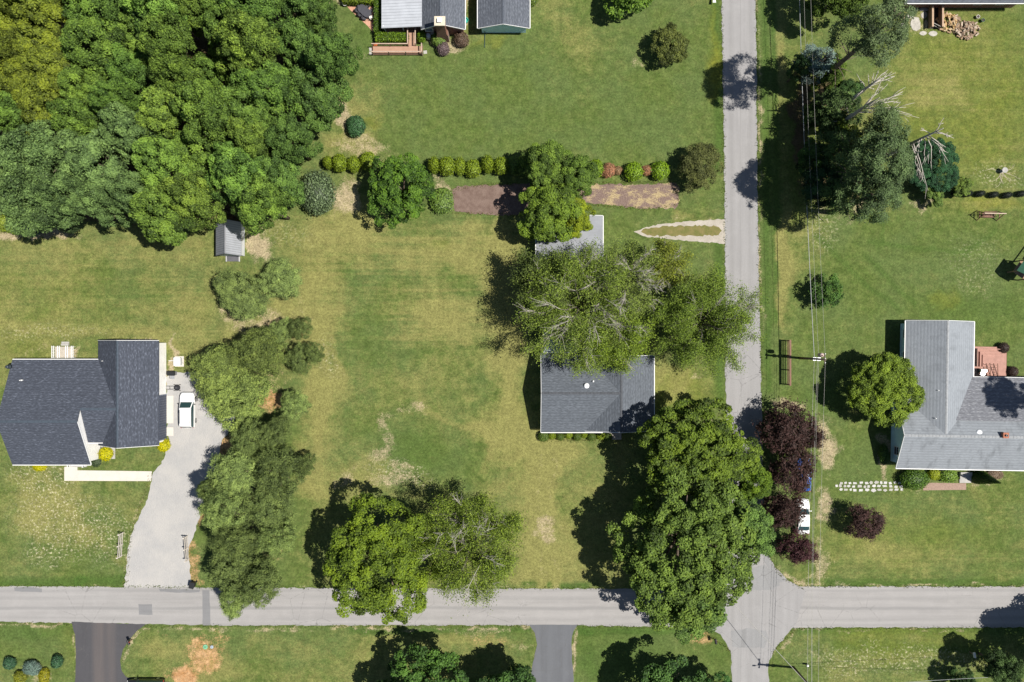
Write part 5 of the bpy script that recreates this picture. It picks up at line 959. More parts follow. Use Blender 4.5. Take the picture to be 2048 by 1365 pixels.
def mailbox(px, py, rz, label, bx=M_blk, pst=M_brown):
    x, y = W(px, py); root = empty('mailbox', (x, y, 0), rz, label=label, cat='mailbox'); m = MB(); m.box(-.05, .05, -.05, .05, 0, 1.05); m.build('post', pst, root); m = MB(); m.prism([(-.14, 1.05), (.14, 1.05), (.14, 1.22), (.10, 1.32), (0, 1.36), (-.10, 1.32), (-.14, 1.22)], 'y', -.32, .32); b_ = m.build('box', bx, root)
    m = MB(); m.box(-.145, .145, .322, .34, 1.06, 1.3); m.build('door', bx, b_); m = MB(); m.box(.142, .16, -.05, .05, 1.1, 1.35); m.build('flag', plain('red_flag', (.4, .03, .02)), b_); m = MB(); m.box(-.05, .25, -.04, .04, .92, 1.0); m.build('brace', pst, root)
mailbox(265, 1279, R(20), 'black mailbox leaning over the dark driveway edge'); mailbox(1427, 1277, R(10), 'mailbox on the verge by the junction under the tree'); mailbox(1554, 1000, R(80), 'mailbox on a straw patch under the plum trees', M_blk); mailbox(1939, 1304, R(10), 'mailbox beside the dark trees on the bottom verge', M_trim)
# wheeled bin by the drive
def bin_(px, py, rz, label, mat):
    x, y = W(px, py); root = empty('wheeled_bin', (x, y, 0), rz, label=label, cat='bin'); m = MB(); m.add([(-.24, -.28, .08), (.24, -.28, .08), (.24, .28, .08), (-.24, .28, .08), (-.31, -.36, 1.0), (.31, -.36, 1.0), (.31, .36, 1.0), (-.31, .36, 1.0)], [(0, 1, 5, 4), (1, 2, 6, 5), (2, 3, 7, 6), (3, 0, 4, 7), (3, 2, 1, 0), (4, 5, 6, 7)]); m.build('body', mat, root)
    m = MB(); m.cbox((0, .02, 1.04), (.68, .80, .07)); m.build('lid', mat, root, bevel=.02); m = MB(); m.bar((-.25, -.44, .95), (.25, -.44, .95), .04); m.build('handle', mat, root)
    for sx in (-1, 1): m = MB(); m.tube([(sx * .26, -.34, .12), (sx * .33, -.34, .12)], .12, 12); m.build('wheel', M_tyre, root)
bin_(389, 1167, R(170), 'black wheeled bin at the mouth of the gravel drive', M_blk)
# septic lids
for px, py, c, lb, q in ((411, 1294, (.14, .34, .20), 'round green septic lid in the clay patch', .33), (424, 1294, (.30, .36, .42), 'round grey utility lid in the clay patch', .22)):
    x, y = W(px, py); root = empty('septic_lid', (x, y, 0), 0, label=lb, cat='lid'); m = MB(); m.lathe((0, 0, 0), [(q, 0), (q, .10), (q * .92, .13), (q * .5, .135)], 18); m.build('cover', plain('lid_%d' % px, c, .6, .3), root); m = MB(); m.lathe((0, 0, .135), [(q * .3, 0), (q * .28, .03), (q * .1, .035)], 12); m.build('knob', plain('lidk_%d' % px, tuple(t * .6 for t in c)), root)
# porch bench
x, y = W(189, 900, .5); root = empty('porch_bench', (x, y, .16), 0, label='white bench on the small porch', cat='bench')
for i in range(4): m = MB(); m.box(-.35 + i * .18, -.20 + i * .18, -.85, .85, .40, .44); m.build('seat_slat', plain('bench_paint', (.6, .57, .52)), root)
for i in range(4): m = MB(); m.box(.40, .44, -.85, .85, .50 + i * .12, .59 + i * .12); m.build('back_slat', MATS['bench_paint'], root)
for yy in (-.8, .8):
    for xx in (-.3, .42): m = MB(); m.box(xx - .03, xx + .03, yy - .03, yy + .03, 0, .62 if xx < 0 else .98); m.build('leg', MATS['bench_paint'], root)
    m = MB(); m.box(-.35, .42, yy - .04, yy + .04, .62, .66); m.build('armrest', MATS['bench_paint'], root)
# heat pump, grill, mower by the garage wall
x, y = W(356, 723.5, .5); root = empty('outdoor_unit', (x, y, 0), 0, label='white boxy outdoor unit on a pad by the garage', cat='appliance'); m = MB(); m.cbox((0, 0, .05), (1.2, 1.4, .1)); m.build('pad', M_conc, root); m = MB(); m.cbox((0, 0, .52), (.88, 1.12, .82)); m.build('casing', M_trim, root, bevel=.04); m = MB(); m.cbox((.445, 0, .5), (.02, .9, .6)); m.build('side_grille', plain('lightgrey', (.5, .5, .5)), root); m = MB(); m.tube([(-.44, .1, .4), (-1.3, .1, .4)], .04); m.build('pipe', M_trim, root)
x, y = W(344, 747, .6); root = empty('barbecue_grill', (x, y, 0), 0, label='black lidded barbecue grill with silver side shelf by the garage wall', cat='grill')
m = MB(); m.prism([(-.30, .72), (.30, .72), (.30, .95), (.18, 1.1), (-.18, 1.1), (-.30, .95)], 'x', -.48, .48); m.build('lid', M_blk, root); m = MB(); m.cbox((0, 0, .40), (.9, .5, .62)); m.build('cart', plain('grey_cart', (.2, .2, .21)), root); m = MB(); m.cbox((.12, -.55, .80), (.62, .44, .03)); m.build('side_shelf', plain('steel', (.55, .55, .55), .3, .5, .6), root)
for a in (-.4, .4):
    for b in (-.2, .2): m = MB(); m.box(a - .03, a + .03, b - .03, b + .03, 0, .1); m.build('leg', M_blk, root)
x, y = W(349, 776, .4); root = empty('lawn_mower', (x, y, 0), 0, label='black push lawn mower on the gravel by the garage', cat='mower')
m = MB(); m.lathe((.25, 0, .10), [(.42, 0), (.42, .12), (.34, .2), (.15, .22)], 14); m.build('deck', plain('mower_deck', (.02, .02, .024), .4, .4), root); m = MB(); m.cbox((.25, 0, .42), (.3, .26, .2)); m.build('engine', plain('dark_grey', (.05, .05, .055)), root, bevel=.05)
m = MB(); m.tube([(-.05, .2, .25), (-.85, .22, .95), (-.85, -.22, .95), (-.05, -.2, .25)], .025); m.tube([(-.5, .21, .62), (-.5, -.21, .62)], .02); m.build('handle', M_blk, root)
for a in (-.12, .6):
    for b in (-.4, .4): m = MB(); m.tube([(a, b - .03, .12), (a, b + .03, .12)], .12, 12); m.build('wheel', M_tyre, root)
# ---------------------------------------------------------------- right house deck, path and steps
RZ = R(-1.0)
M_deck = plain('red_deck', (.36, .20, .16), .75, .25, 0, .15, 2)
x0, yt = W(1947, 694); x1, yb = W(2010, 753); x0 -= .2
root = empty('deck', ((x0 + x1) / 2, (yt + yb) / 2, 0), RZ, label='red-brown timber deck in the angle of the ranch house', cat='deck'); w_, d_ = x1 - x0, yt - yb; m = MB(); nb = int(w_ / .145)
for i in range(nb): m.box(-w_ / 2 + i * .145, -w_ / 2 + i * .145 + .132, -d_ / 2, d_ / 2, .42, .46)
pl = m.build('planks', M_deck, root); pl['kind'] = 'stuff'
m = MB(); m.box(-w_ / 2 + .02, w_ / 2 - .02, -d_ / 2 + .02, d_ / 2 - .02, .0, .40); m.build('frame', plain('deck_frame', (.16, .07, .05)), root)
for q in range(3):
    t_ = .25 + q * .42; m = MB(); m.box(-w_ / 2 + t_, w_ / 2 - .9, d_ / 2 - t_ - .10, d_ / 2 - t_, .46, .50 + .10 * (3 - q)); m.box(-w_ / 2 + t_, -w_ / 2 + t_ + .12, -d_ / 2 + 1.3, d_ / 2 - t_ - .10, .46, .50 + .10 * (3 - q)); m.build('step_edge', M_deck, root)
for cx in (-.25, .75):
    lr_ = empty if False else None; m = MB()
    for xx in (-.26, .26): m.bar((cx + xx, -d_ / 2 + .05, .50), (cx + xx - .35, -d_ / 2 + 1.75, .95), .07)
    la = m.build('stair_stringer', M_redw, root)
    for q in range(5): t_ = .12 + q * .19; m = MB(); m.bar((cx - .26 - .35 * t_, -d_ / 2 + .05 + 1.7 * t_, .54 + .45 * t_), (cx + .26 - .35 * t_, -d_ / 2 + .05 + 1.7 * t_, .54 + .45 * t_), .06, .11); m.build('rung', M_redw, la)
x, y = W(1963, 742, .9); root = empty('barbecue_grill', (x, y, .46), 0, label='steel barbecue grill on the red deck', cat='grill'); m = MB(); m.prism([(-.28, .7), (.28, .7), (.28, .92), (.15, 1.06), (-.15, 1.06), (-.28, .92)], 'x', -.36, .36); m.build('lid', plain('steel', (.55, .55, .55)), root); m = MB(); m.cbox((0, 0, .36), (.66, .5, .66)); m.build('cart', M_blk, root); m = MB(); m.cbox((0, -.48, .72), (.6, .4, .03)); m.build('side_shelf', MATS['steel'], root)
sheet('paver_path', PX([(1846, 966), (1932, 967), (1932, 980), (1846, 981)]), 0, plain('brown_paver', (.27, .19, .15), .9, .1, 0, .2, 5), 0, 1, 1, .04, kind='structure', label='brown paver path before the clipped shrubs')
m = MB(); x0, yt = W(1918, 944); x1, yb = W(1941, 966); root = empty('front_steps', ((x0 + x1) / 2, (yt + yb) / 2, 0), 0, label='grey concrete front steps of the ranch house', cat='steps'); d_ = yt - yb
for q in range(3): m = MB(); m.box(-(x1 - x0) / 2, (x1 - x0) / 2, d_ / 2 - d_ * (q + 1) / 3 + .002, d_ / 2 - d_ * q / 3, 0, .45 - q * .15); m.build('step', M_concg, root)
rs = random.Random(9); xa, ya = W(1740, 973); pth = empty('stepping_stone_path', (xa, ya, 0), 0, label='three ragged rows of pale stepping stones across the lawn', cat='path'); M_stone = [plain('stone_%d' % k, c, .9, .15, 0, .12, 3, .3) for k, c in enumerate(((.40, .39, .37), (.34, .33, .30), (.45, .44, .42)))]
for row, py in enumerate((966, 973, 980)):
    px = 1670 + (0 if row == 1 else 7 + rs.uniform(0, 4))
    while px < 1806:
        wd = rs.uniform(5.5, 10); hh = rs.uniform(4.6, 6.6); xc, yc = W(px + wd / 2, py + rs.uniform(-1, 1)); n = rs.randint(4, 5); a0 = math.pi / 4 + rs.uniform(-.3, .3)
        P = [(xc - xa + math.cos(a0 + 2 * math.pi * i / n) * wd / 2 / S * rs.uniform(.95, 1.35), yc - ya + math.sin(a0 + 2 * math.pi * i / n) * hh / 2 / S * rs.uniform(.95, 1.35)) for i in range(n)]
        mb = MB(); mb.prism(P, 'z', 0, .045 + rs.uniform(0, .02)); mb.build('stone', rs.choice(M_stone), pth); px += wd + rs.uniform(1.2, 3.5)
# ---------------------------------------------------------------- swing seat and play set
def bars(root, name, lst, mat, w=.09):
    for a, b in lst: m = MB(); m.bar(a, b, w); m.build(name, mat, root)
x, y = W(1973, 432); root = empty('swing_seat', (x, y, 0), RZ, label='brown timber A-frame swing seat on the lawn', cat='swing')
bars(root, 'frame_leg', [((-1.35, -.65, 0), (-1.25, 0, 1.95)), ((-1.35, .65, 0), (-1.25, 0, 1.95)), ((1.35, -.65, 0), (1.25, 0, 1.95)), ((1.35, .65, 0), (1.25, 0, 1.95)), ((-1.32, -.42, .7), (-1.32, .42, .7)), ((1.32, -.42, .7), (1.32, .42, .7))], M_redw); bars(root, 'top_beam', [((-1.45, 0, 1.99), (1.45, 0, 1.99))], plain('pale_beam', (.44, .34, .26)), .11)
for i in range(5): m = MB(); m.box(-.85, .85, -.30 + i * .12, -.20 + i * .12, .45, .48); m.build('seat_slat', M_redw, root)
for i in range(4): m = MB(); m.box(-.85, .85, .32 + i * .03, .345 + i * .03, .55 + i * .13, .65 + i * .13); m.build('back_slat', M_redw, root)
bars(root, 'armrest', [((-.85, -.32, .68), (-.85, .36, .68)), ((.85, -.32, .68), (.85, .36, .68))], M_redw, .06); bars(root, 'chain', [((-.85, -.25, .68), (-.9, 0, 1.95)), ((.85, -.25, .68), (.9, 0, 1.95)), ((-.85, .34, .68), (-.9, 0, 1.95)), ((.85, .34, .68), (.9, 0, 1.95))], M_blk, .03)
x, y = W(2060, 505); root = empty('play_set', (x, y, 0), R(-36), label='wooden play set with swing beam and canopy at the lawn side', cat='play set')
bars(root, 'frame_leg', [((-.5, 1.4, 0), (0, .9, 2.3)), ((.5, 1.4, 0), (0, .9, 2.3)), ((-.9, -2.2, 0), (-.9, -2.2, 2.6)), ((.9, -2.2, 0), (.9, -2.2, 2.6)), ((-.9, -4., 0), (-.9, -4., 2.6)), ((.9, -4., 0), (.9, -4., 2.6))], M_brown, .12); bars(root, 'swing_beam', [((0, 1.0, 2.35), (0, -2.2, 2.35))], M_brown, .14); bars(root, 'chain', [((0, q, 2.3), (0, q, .55)) for q in (.5, .05, -.7, -1.15)], M_blk, .03)
for q in (.27, -.93): m = MB(); m.cbox((0, q, .53), (.2, .5, .05)); m.build('swing', M_blk, root)
m = MB(); m.cbox((0, -3.1, 1.3), (1.9, 1.9, .08)); m.build('platform', M_brown, root); m = MB(); m.prism([(-1.2, 2.6), (0, 3.3), (1.2, 2.6), (0, 3.2)], 'y', -4.2, -2.0); m.build('canopy', plain('green_canvas', (.03, .10, .06)), root)
m = MB(); m.slab([(-.35, 1.2, 1.9), (.35, 1.2, 1.9), (.35, 3.4, .25), (-.35, 3.4, .25)], .06); m.build('slide', plain('dark_slide', (.02, .03, .05), .4, .4), root)
# bird bath with pale scattered roots
x, y = W(2003, 343); root = empty('bird_bath', (x, y, 0), 0, label='small stone bird bath on the worn lawn patch', cat='bird bath'); m = MB(); m.lathe((0, 0, 0), [(.26, 0), (.24, .08), (.10, .16), (.09, .55), (.14, .62)], 12); m.build('pedestal', M_concg, root, True); m = MB(); m.lathe((0, 0, .62), [(.14, 0), (.36, .10), (.38, .16), (.33, .16), (.10, .08)], 14); m.build('bowl', M_concg, root, True)
rr_ = random.Random(4); rootm = empty('surface_roots', (x, y, 0), 0, label='pale bleached roots spreading on the lawn below the bird bath', cat='roots')
for a, L in ((-70, 2.4), (-62, 1.8), (-115, 2.2), (-130, 1.6), (-95, 1.4), (-40, 1.8), (175, 2.2), (10, 2.0), (-20, 2.3)):
    p = Vector((.2 * math.cos(R(a)), .2 * math.sin(R(a)), .01)); P = [p]; aa = R(a)
    for q in range(5): aa += rr_.uniform(-.45, .45); p = p + Vector((math.cos(aa), math.sin(aa), 0)) * L / 5; P.append(p)
    m = MB(); m.tube(P, [.035, .03, .035, .022, .025, .012], 5); m.build('root', plain('root_wood', (.40, .36, .26), .9, .1), rootm)
# ---------------------------------------------------------------- firewood heap, patio, cellar steps of the corner house
rl = random.Random(12); M_log = [plain('split_wood_%d' % k, c, .85, .15, 0, .3, 7, .4) for k, c in enumerate(((.42, .28, .13), (.34, .24, .15), (.46, .36, .22), (.28, .20, .14), (.38, .31, .24)))]
def log_mesh(k):
    m = MB(); r_ = random.Random(k); q = .11
    if k % 3 == 0: P = [(q * math.cos(2 * math.pi * i / 7) * r_.uniform(.85, 1.1), q * math.sin(2 * math.pi * i / 7) * r_.uniform(.85, 1.1)) for i in range(7)]
    else: P = [(-.02, -.09), (.12, -.07), (.13, .03), (.07, .11), (-.05, .10)] if k % 3 == 1 else [(-.11, -.06), (.11, -.06), (.09, .05), (-.02, .11)]
    m.prism(P, 'x', -.24, .24); return m.mesh('firewood_log', M_log[k % 5])
LM = [log_mesh(k) for k in range(15)]; placed = 0
def in_pile(px, py): return ((px - 1898) / 25) ** 2 + ((py - 46) / 19) ** 2 < 1 or ((px - 1934) / 25) ** 2 + ((py - 60) / 19) ** 2 < 1 or ((px - 1915) / 18) ** 2 + ((py - 52) / 15) ** 2 < 1
while placed < 210:
    px, py = rl.uniform(1870, 1964), rl.uniform(26, 84)
    if not in_pile(px, py): continue
    e1 = 1 - ((px - 1898) / 26) ** 2 - ((py - 46) / 20) ** 2; e2 = 1 - ((px - 1934) / 26) ** 2 - ((py - 60) / 20) ** 2; z = .1 + rl.random() * .62 * max(0, e1, e2, .15); x, y = W(px, py, z); pale = px < 1912; k = rl.choice([0, 1, 2, 5, 6, 7, 10, 11, 12] if pale else [3, 4, 8, 9, 13, 14, 1])
    o = bpy.data.objects.new('firewood_log', LM[k]); link(o); o.location = (x, y, z); o.rotation_euler = (rl.uniform(0, 6), rl.uniform(-.35, .35), rl.uniform(0, 6.28)); o.scale = (rl.uniform(.8, 1.25),) * 3
    tag(o, 'split firewood log tossed on the heap by the corner house', 'log', 'firewood heap'); placed += 1
rf_ = random.Random(3); x, y = W(1840, 45); ptio = empty('flagstone_patio', (x, y, 0), 0, label='flagstone patio with mossy joints by the corner house', cat='patio')
for px, py, wd, hh, rot in ((1831, 49, 20, 30, .2), (1820, 32, 14, 12, .5), (1848, 31, 12, 14, -.2), (1866, 68, 17, 10, 0), (1846, 67, 14, 9, .1), (1826, 20, 22, 7, 0), (1848, 20, 18, 7, 0), (1852, 48, 6, 18, 0), (1806, 55, 14, 16, .4), (1808, 36, 8, 10, .2)):
    n = 8; P = []
    for i in range(n): a = 2 * math.pi * i / n + rot; q = rf_.uniform(.88, 1.1); xx, yy = W(px, py); P.append((xx - x + math.cos(a) * wd / 2 / S * q * 1.05, yy - y + math.sin(a) * hh / 2 / S * q * 1.05))
    m = MB(); m.prism(P, 'z', 0, .04 + rf_.uniform(0, .02)); m.build('flagstone', plain('patio_stone', (.36, .34, .30), .9, .1, 0, .25, 2) if wd > 8 else plain('tan_stone', (.42, .33, .2)), ptio)
xa, ya = W(1857, 14); xb, yb = W(1877, 58); root = empty('stair_well', ((xa + xb) / 2, (ya + yb) / 2, 0), 0, label='dark stairwell between two timber side walls by the firewood', cat='stairs'); w_, d_ = xb - xa, ya - yb
for sx in (-1, 1): m = MB(); m.box(sx * w_ / 2 - .08, sx * w_ / 2 + .08, -d_ / 2 - (.1 if sx > 0 else 0), d_ / 2, 0, 1.1); m.build('side_wall', M_brown, root); m = MB(); m.box(sx * w_ / 2 - .12, sx * w_ / 2 + .12, -d_ / 2 - .15, d_ / 2 + .02, 1.102, 1.15); m.build('cap_rail', plain('cap_wood', (.36, .25, .17)), root)
for q in range(6): m = MB(); m.box(-w_ / 2 + .085, w_ / 2 - .085, -d_ / 2 + q * d_ / 6 + .002, -d_ / 2 + (q + 1) * d_ / 6, 0, .04 + q * .02); m.build('tread', plain('dark_tread', (.03, .025, .022)), root)  # near-black treads paint in the darkness of the well
m = MB(); m.bar((-w_ / 2 + .1, -d_ / 2 + .5, .9), (w_ / 2 - .1, -d_ / 2 - .1, .9), .05); m.bar((-w_ / 2 + .1, -d_ / 2 + .5, .4), (w_ / 2 - .1, -d_ / 2 - .1, .4), .05); m.bar((0, -d_ / 2 + .2, .1), (0, -d_ / 2 + .2, .95), .05); m.build('gate', plain('grey_gate', (.4, .39, .36)), root)
for px, py, c, lb in ((1953, 36, (.5, .48, .46), 'white flower pot on the lawn by the firewood'), (1963, 43, (.05, .12, .08), 'dark green flower pot on the lawn by the firewood')):
    x, y = W(px, py); root = empty('flower_pot', (x, y, 0), 0, label=lb, cat='pot'); m = MB(); m.lathe((0, 0, 0), [(.14, 0), (.22, .34), (.25, .35), (.25, .42), (.20, .42), (.18, .3)], 12); m.build('pot', plain('pot_%d' % px, c), root); m = MB(); m.lathe((0, 0, .3), [(.17, 0), (.17, .05), (.05, .07)], 10); m.build('soil', plain('soil', (.05, .035, .025)), root)
# ---------------------------------------------------------------- deck and ramp of the brick house
M_tan = plain('tan_deck', (.36, .22, .155), .8, .2, 0, .1, 2); M_rail = plain('rail_tan', (.40, .30, .23), .8, .2)
def deck_run(root, x0, x1, y0, y1, z, along):
    m = MB(); a0, a1 = (y0, y1) if along == 'x' else (x0, x1); n = max(1, int((a1 - a0) / .145))
    for i in range(n):
        u = a0 + i * (a1 - a0) / n; v_ = u + (a1 - a0) / n - .012
        m.box(x0, x1, u, v_, z - .04, z) if along == 'x' else m.box(u, v_, y0, y1, z - .04, z)
    o = m.build('planks', M_tan, root); o['kind'] = 'stuff'; m = MB(); m.box(x0 + .03, x1 - .03, y0 + .03, y1 - .03, 0.0, z - .045); m.build('skirt', M_brown, root)
def rail_run(root, a, b, z, h=.95):
    a, b = Vector((*a, z)), Vector((*b, z)); L = (b - a).length; m = MB(); m.bar(a + Vector((0, 0, h)), b + Vector((0, 0, h)), .13, .05); rl_ = m.build('handrail', M_rail, root); m = MB(); n = int(L / .16)
    for i in range(1, n): p = a.lerp(b, i / n); m.bar(p + Vector((0, 0, .08)), p + Vector((0, 0, h - .03)), .04)
    m.bar(a + Vector((0, 0, .1)), b + Vector((0, 0, .1)), .05); o = m.build('balusters', M_redw, rl_); o['kind'] = 'stuff'
    for t in np.linspace(0, 1, max(2, int(L / 1.8) + 1)): p = a.lerp(b, float(t)); m = MB(); m.bar(p - Vector((0, 0, z)), p + Vector((0, 0, h + .05)), .10); m.build('post', M_rail, rl_)
dx0, dy0 = W(747, 112); dx1, dy1 = W(846, 95); ex0, _ = W(818, 95); ex1, _ = W(833, 95); _, ey1 = W(818, 64)
root = empty('ramp_deck', ((dx0 + dx1) / 2, dy0, 0), 0, label='tan timber ramp deck with railings before the brick house', cat='deck'); ox, oy = root.location.x, root.location.y
deck_run(root, dx0 - ox, dx1 - ox, dy0 - oy, dy1 - oy, .5, 'x'); deck_run(root, ex0 - ox, ex1 - ox, dy1 - oy + .003, ey1 - oy, .52, 'y')
rail_run(root, (dx0 - ox, dy0 - oy + .05), (dx1 - ox, dy0 - oy + .05), .5); rail_run(root, (dx0 - ox, dy1 - oy - .05), (ex0 - ox, dy1 - oy - .05), .5); rail_run(root, (ex0 - ox, dy1 - oy), (ex0 - ox, ey1 - oy), .52); rail_run(root, (ex1 - ox, dy1 - oy), (ex1 - ox, ey1 - oy), .52); rail_run(root, (dx1 - ox - .04, dy0 - oy), (dx1 - ox - .04, dy1 - oy), .5)
for px, py, lb in ((742, 99, 'grey paving slab at the ramp end'), (742, 107, 'pale paving slab at the ramp end'), (850.5, 105, 'pale stepping slab right of the ramp deck')):
    sheet('paving_slab', PX([(px - 3.5, py - 3.5), (px + 3.5, py - 3.5), (px + 3.5, py + 3.5), (px - 3.5, py + 3.5)]), 0, M_concg, .04, .2, px, .05, label=lb, cat='slab') if False else MB().box(-.24, .24, -.22, .22, 0, .05).build('paving_slab', M_concg if py < 100 else M_stone[1], None, loc=(*W(px, py), 0), rot=(0, 0, .1), label=lb, cat='slab')
# brick patio, dining table, chairs
sheet('brick_patio', PX([(690, 8), (700, 2), (752, 4), (751, 70), (735, 52), (715, 34), (700, 20)]), .005, brick_mat('patio_brick', (.40, .20, .13), (.46, .26, .18), (.42, .33, .25), 3.5), 0, 1, 1, kind='structure', label='pinkish brick patio beside the narrow hedge')
x, y = W(729, 22, .75); root = empty('dining_table', (x, y, 0), R(-42), label='dark oval outdoor dining table on the brick patio', cat='table'); M_tab = plain('dark_slat', (.05, .05, .06), .5, .4)
m = MB(); P = [(1.0 * math.copysign(abs(math.cos(a)) ** .6, math.cos(a)), .58 * math.copysign(abs(math.sin(a)) ** .6, math.sin(a))) for a in [2 * math.pi * i / 24 for i in range(24)]]; m.prism(P, 'z', .72, .76); m.build('table_top', M_tab, root)
for a in (-.75, .75):
    for b in (-.35, .35): m = MB(); m.bar((a, b, 0), (a * .95, b * .95, .72), .06); m.build('leg', M_tab, root)
def chair(px, py, rz, mat, label, group=None):
    x, y = W(px, py, .5); root = empty('patio_chair', (x, y, 0), rz, label=label, cat='chair', group=group); m = MB(); m.cbox((0, 0, .43), (.50, .48, .05)); m.build('seat', mat, root, bevel=.02); m = MB(); m.slab([(-.25, .22, .46), (.25, .22, .46), (.25, .32, .98), (-.25, .32, .98)], .02); m.build('backrest', mat, root)
    for a in (-.22, .22):
        for b in (-.2, .2): m = MB(); m.bar((a, b, 0), (a, b, .41), .035); m.build('leg', M_tab, root)
        m = MB(); m.bar((a * 1.15, -.2, .64), (a * 1.15, .26, .64), .04); m.build('armrest', M_tab, root)
for a, b, q in ((716, 22, 60), (722, 30, 70), (729, 36, 80), (735, 13, 240), (742, 22, 235), (719, 12, 10)): chair(a, b, R(q), M_tab, 'dark outdoor chair pulled up to the oval table', 'dark chairs round the oval table')
chair(742, 35, R(205), plain('white_cushion', (.72, .68, .62), .8, .1), 'patio chair with a white cushion')
def planter(px, py, label, q=.32, mat=None):
    x, y = W(px, py); root = empty('planter', (x, y, 0), 0, label=label, cat='pot'); m = MB(); m.lathe((0, 0, 0), [(q * .65, 0), (q, .42), (q * 1.1, .45), (q * 1.1, .5), (q * .88, .5), (q * .8, .4)], 14); m.build('pot', mat or M_stone[2], root); m = MB(); m.lathe((0, 0, .38), [(q * .82, 0), (q * .8, .06), (.04, .09)], 12); m.build('soil', plain('soil', (.05, .035, .025)), root)
planter(691, 10, 'round pale stone planter at the corner of the brick patio'); planter(894, 76, 'small round pot on the gravel bed', .22)
# toy and air conditioner and drum
x, y = W(756, 84, .3); root = empty('toy_slide', (x, y, 0), R(-35), label='orange and blue toddler slide by the box hedge', cat='toy'); m = MB(); m.slab([(-.2, 0, .62), (.2, 0, .62), (.25, -1.2, .06), (-.25, -1.2, .06)], .05); m.build('slide', plain('orange_plastic', (.62, .16, .05), .4, .4), root); m = MB(); m.prism([(-.28, 0), (.28, 0), (.2, .7), (-.2, .7)], 'y', .02, .42); m.build('ladder_block', plain('blue_plastic', (.02, .08, .32), .4, .4), root)
x, y = W(856.5, 72, .5); root = empty('air_conditioner', (x, y, 0), 0, label='round white air conditioner unit below the brick wall', cat='appliance'); m = MB(); m.lathe((0, 0, 0), [(.36, 0), (.38, .1), (.38, .62), (.30, .70)], 16); m.build('casing', plain('ac_grey', (.5, .5, .49)), root); m = MB(); m.lathe((0, 0, .70), [(.28, 0), (.26, .03), (.05, .05)], 16); m.build('fan_guard', M_trim, root)
x, y = W(931, 41, .4); root = empty('storage_tub', (x, y, 0), 0, label='teal plastic tub beside the brick house wall', cat='tub'); m = MB(); m.lathe((0, 0, 0), [(.30, 0), (.36, .5), (.39, .52), (.39, .56), (.33, .56), (.30, .3)], 16); m.build('tub', plain('teal', (.05, .42, .32), .5, .3), root); m = MB(); m.lathe((0, 0, .25), [(.29, 0), (.29, .03), (.03, .04)], 14); m.build('contents', plain('teal_dark', (.03, .25, .2)), root)
# dark tube laid as a post's shadow by the garage corner, sign by the road
x, y = W(969, 96); x2, y2 = W(970, 69); m = MB(); root = empty('drain_pipe', (x, y, 0), 0, label='dark drain pipe lying from the garage corner onto the lawn', cat='pipe'); m.tube([(0, 0, .05), ((x2 - x) * .5, (y2 - y) * .5, .06), (x2 - x, y2 - y, .1)], .06, 8); m.build('pipe', plain('dark_pipe', (.04, .07, .05)), root); m = MB(); m.tube([(x2 - x, y2 - y, .1), (x2 - x, y2 - y + .12, .6)], .05, 8); m.build('elbow', MATS['dark_pipe'], root)
x, y = W(1426, 5); root = empty('yard_sign', (x, y, 0), 0, label='small white yard sign on the verge at the top', cat='sign'); m = MB(); m.slab([(-.22, -.35, .75), (.22, -.35, .75), (.12, .4, .62), (-.12, .4, .62)], .02); m.build('panel', M_trim, root); m = MB(); m.bar((0, 0, 0), (0, 0, .66), .03); m.build('stake', M_blk, root)
m = MB(); x, y = W(1612, 1328); root = empty('marker_post', (x, y, 0), 0, label='black and white marker post on the bottom verge', cat='post'); m.box(-.10, .10, -.10, .10, 0, .5); m.build('base', M_blk, root); m = MB(); m.box(-.12, .12, -.12, .12, .5, .72); m.build('cap', M_trim, root)
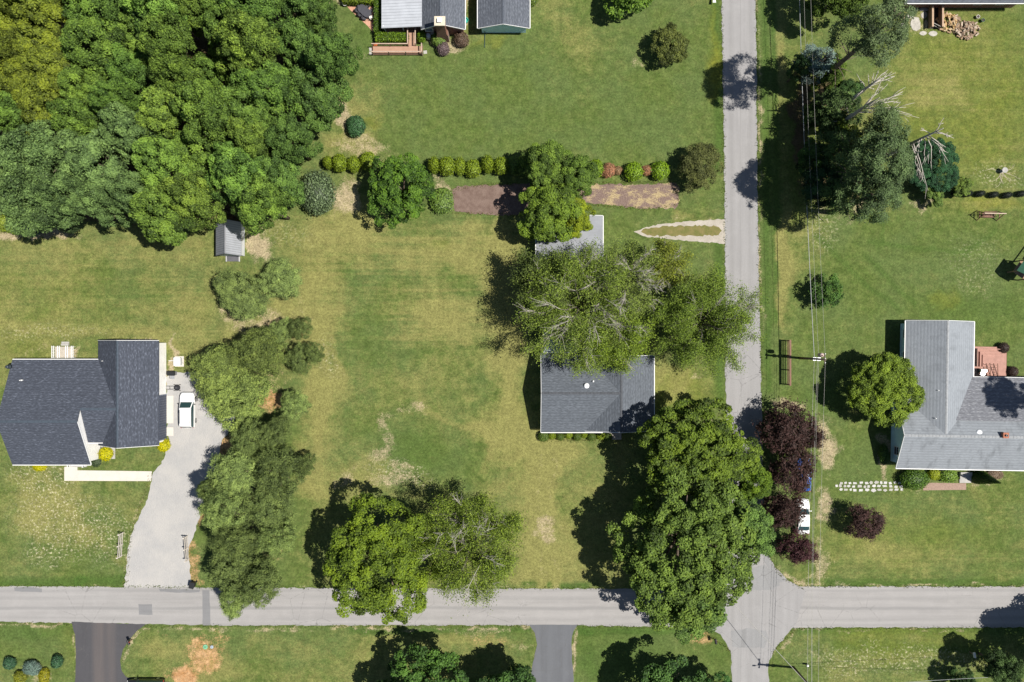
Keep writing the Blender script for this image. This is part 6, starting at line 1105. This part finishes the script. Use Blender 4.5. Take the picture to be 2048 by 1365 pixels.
# ---------------------------------------------------------------- tufts of rough grass along verges and walls
def tufts(name, lines, n, label, seed, colr, hmin=.10, hmax=.28):
    r = np.random.default_rng(seed); C = []
    for pts_, wd in lines:
        P = np.array(PX(pts_)); seg = np.hypot(*(P[1:] - P[:-1]).T); tot = seg.sum(); k = int(n * tot)
        s_ = r.uniform(0, tot, k); cs = np.concatenate([[0], np.cumsum(seg)]); i = np.clip(np.searchsorted(cs, s_) - 1, 0, len(seg) - 1); t = (s_ - cs[i]) / seg[i]; q = P[i] + (P[i + 1] - P[i]) * t[:, None] + r.normal(0, wd, (k, 2)); C.append(q)
    C = np.vstack(C); k = len(C); hh = r.uniform(hmin, hmax, k); a = r.uniform(0, 6.28, k); d = np.stack([np.cos(a), np.sin(a), np.zeros(k)], 1); b = np.stack([-np.sin(a), np.cos(a), np.zeros(k)], 1) * .03; p = np.concatenate([C, np.zeros((k, 1))], 1)
    V = np.stack([p - b, p + b, p + d * hh[:, None] * .6 + b * .4 + np.array([0, 0, 1]) * hh[:, None], p + d * hh[:, None] * .6 - b * .4 + np.array([0, 0, 1]) * hh[:, None]], 1).reshape(-1, 3)
    o = mobj(name, np_mesh(name, V, np.arange(len(V)).reshape(-1, 4), M_leaf, {'tint': ('FACE', np.clip(r.normal(.45, .2, k), 0, 1))}), kind='stuff', label=label, cat='grass'); o.color = (*colr, 1)
tufts('rough_grass', [([(1443, 0), (1448, 300), (1450, 500), (1451, 760)], .12), ([(1513, 0), (1515, 300), (1518, 500), (1523, 760)], .12), ([(0, 1171), (440, 1175), (1200, 1177)], .10), ([(1610, 1173), (2048, 1173)], .10), ([(290, 1253), (1060, 1252)], .1), ([(1155, 1252), (1390, 1256)], .1), ([(1595, 1257), (2048, 1256)], .1), ([(0, 1246), (145, 1249)], .1)], 14, 'fringe of rough grass along the road edges', 1, (.085, .11, .03))
tufts('rough_grass', [([(303, 950), (262, 1070), (250, 1172)], .15), ([(1530, 1100), (1560, 1150), (1610, 1180)], .12), ([(1545, 1305), (1592, 1256)], .1), ([(1400, 1256), (1462, 1303)], .1), ([(903, 380), (960, 371), (1045, 367)], .15), ([(905, 426), (1045, 432)], .12), ([(1165, 368), (1350, 365), (1358, 410), (1290, 419), (1160, 408)], .12), ([(1082, 880), (1225, 882)], .1)], 16, 'fringe of rough grass along drives and beds', 2, (.11, .115, .035))
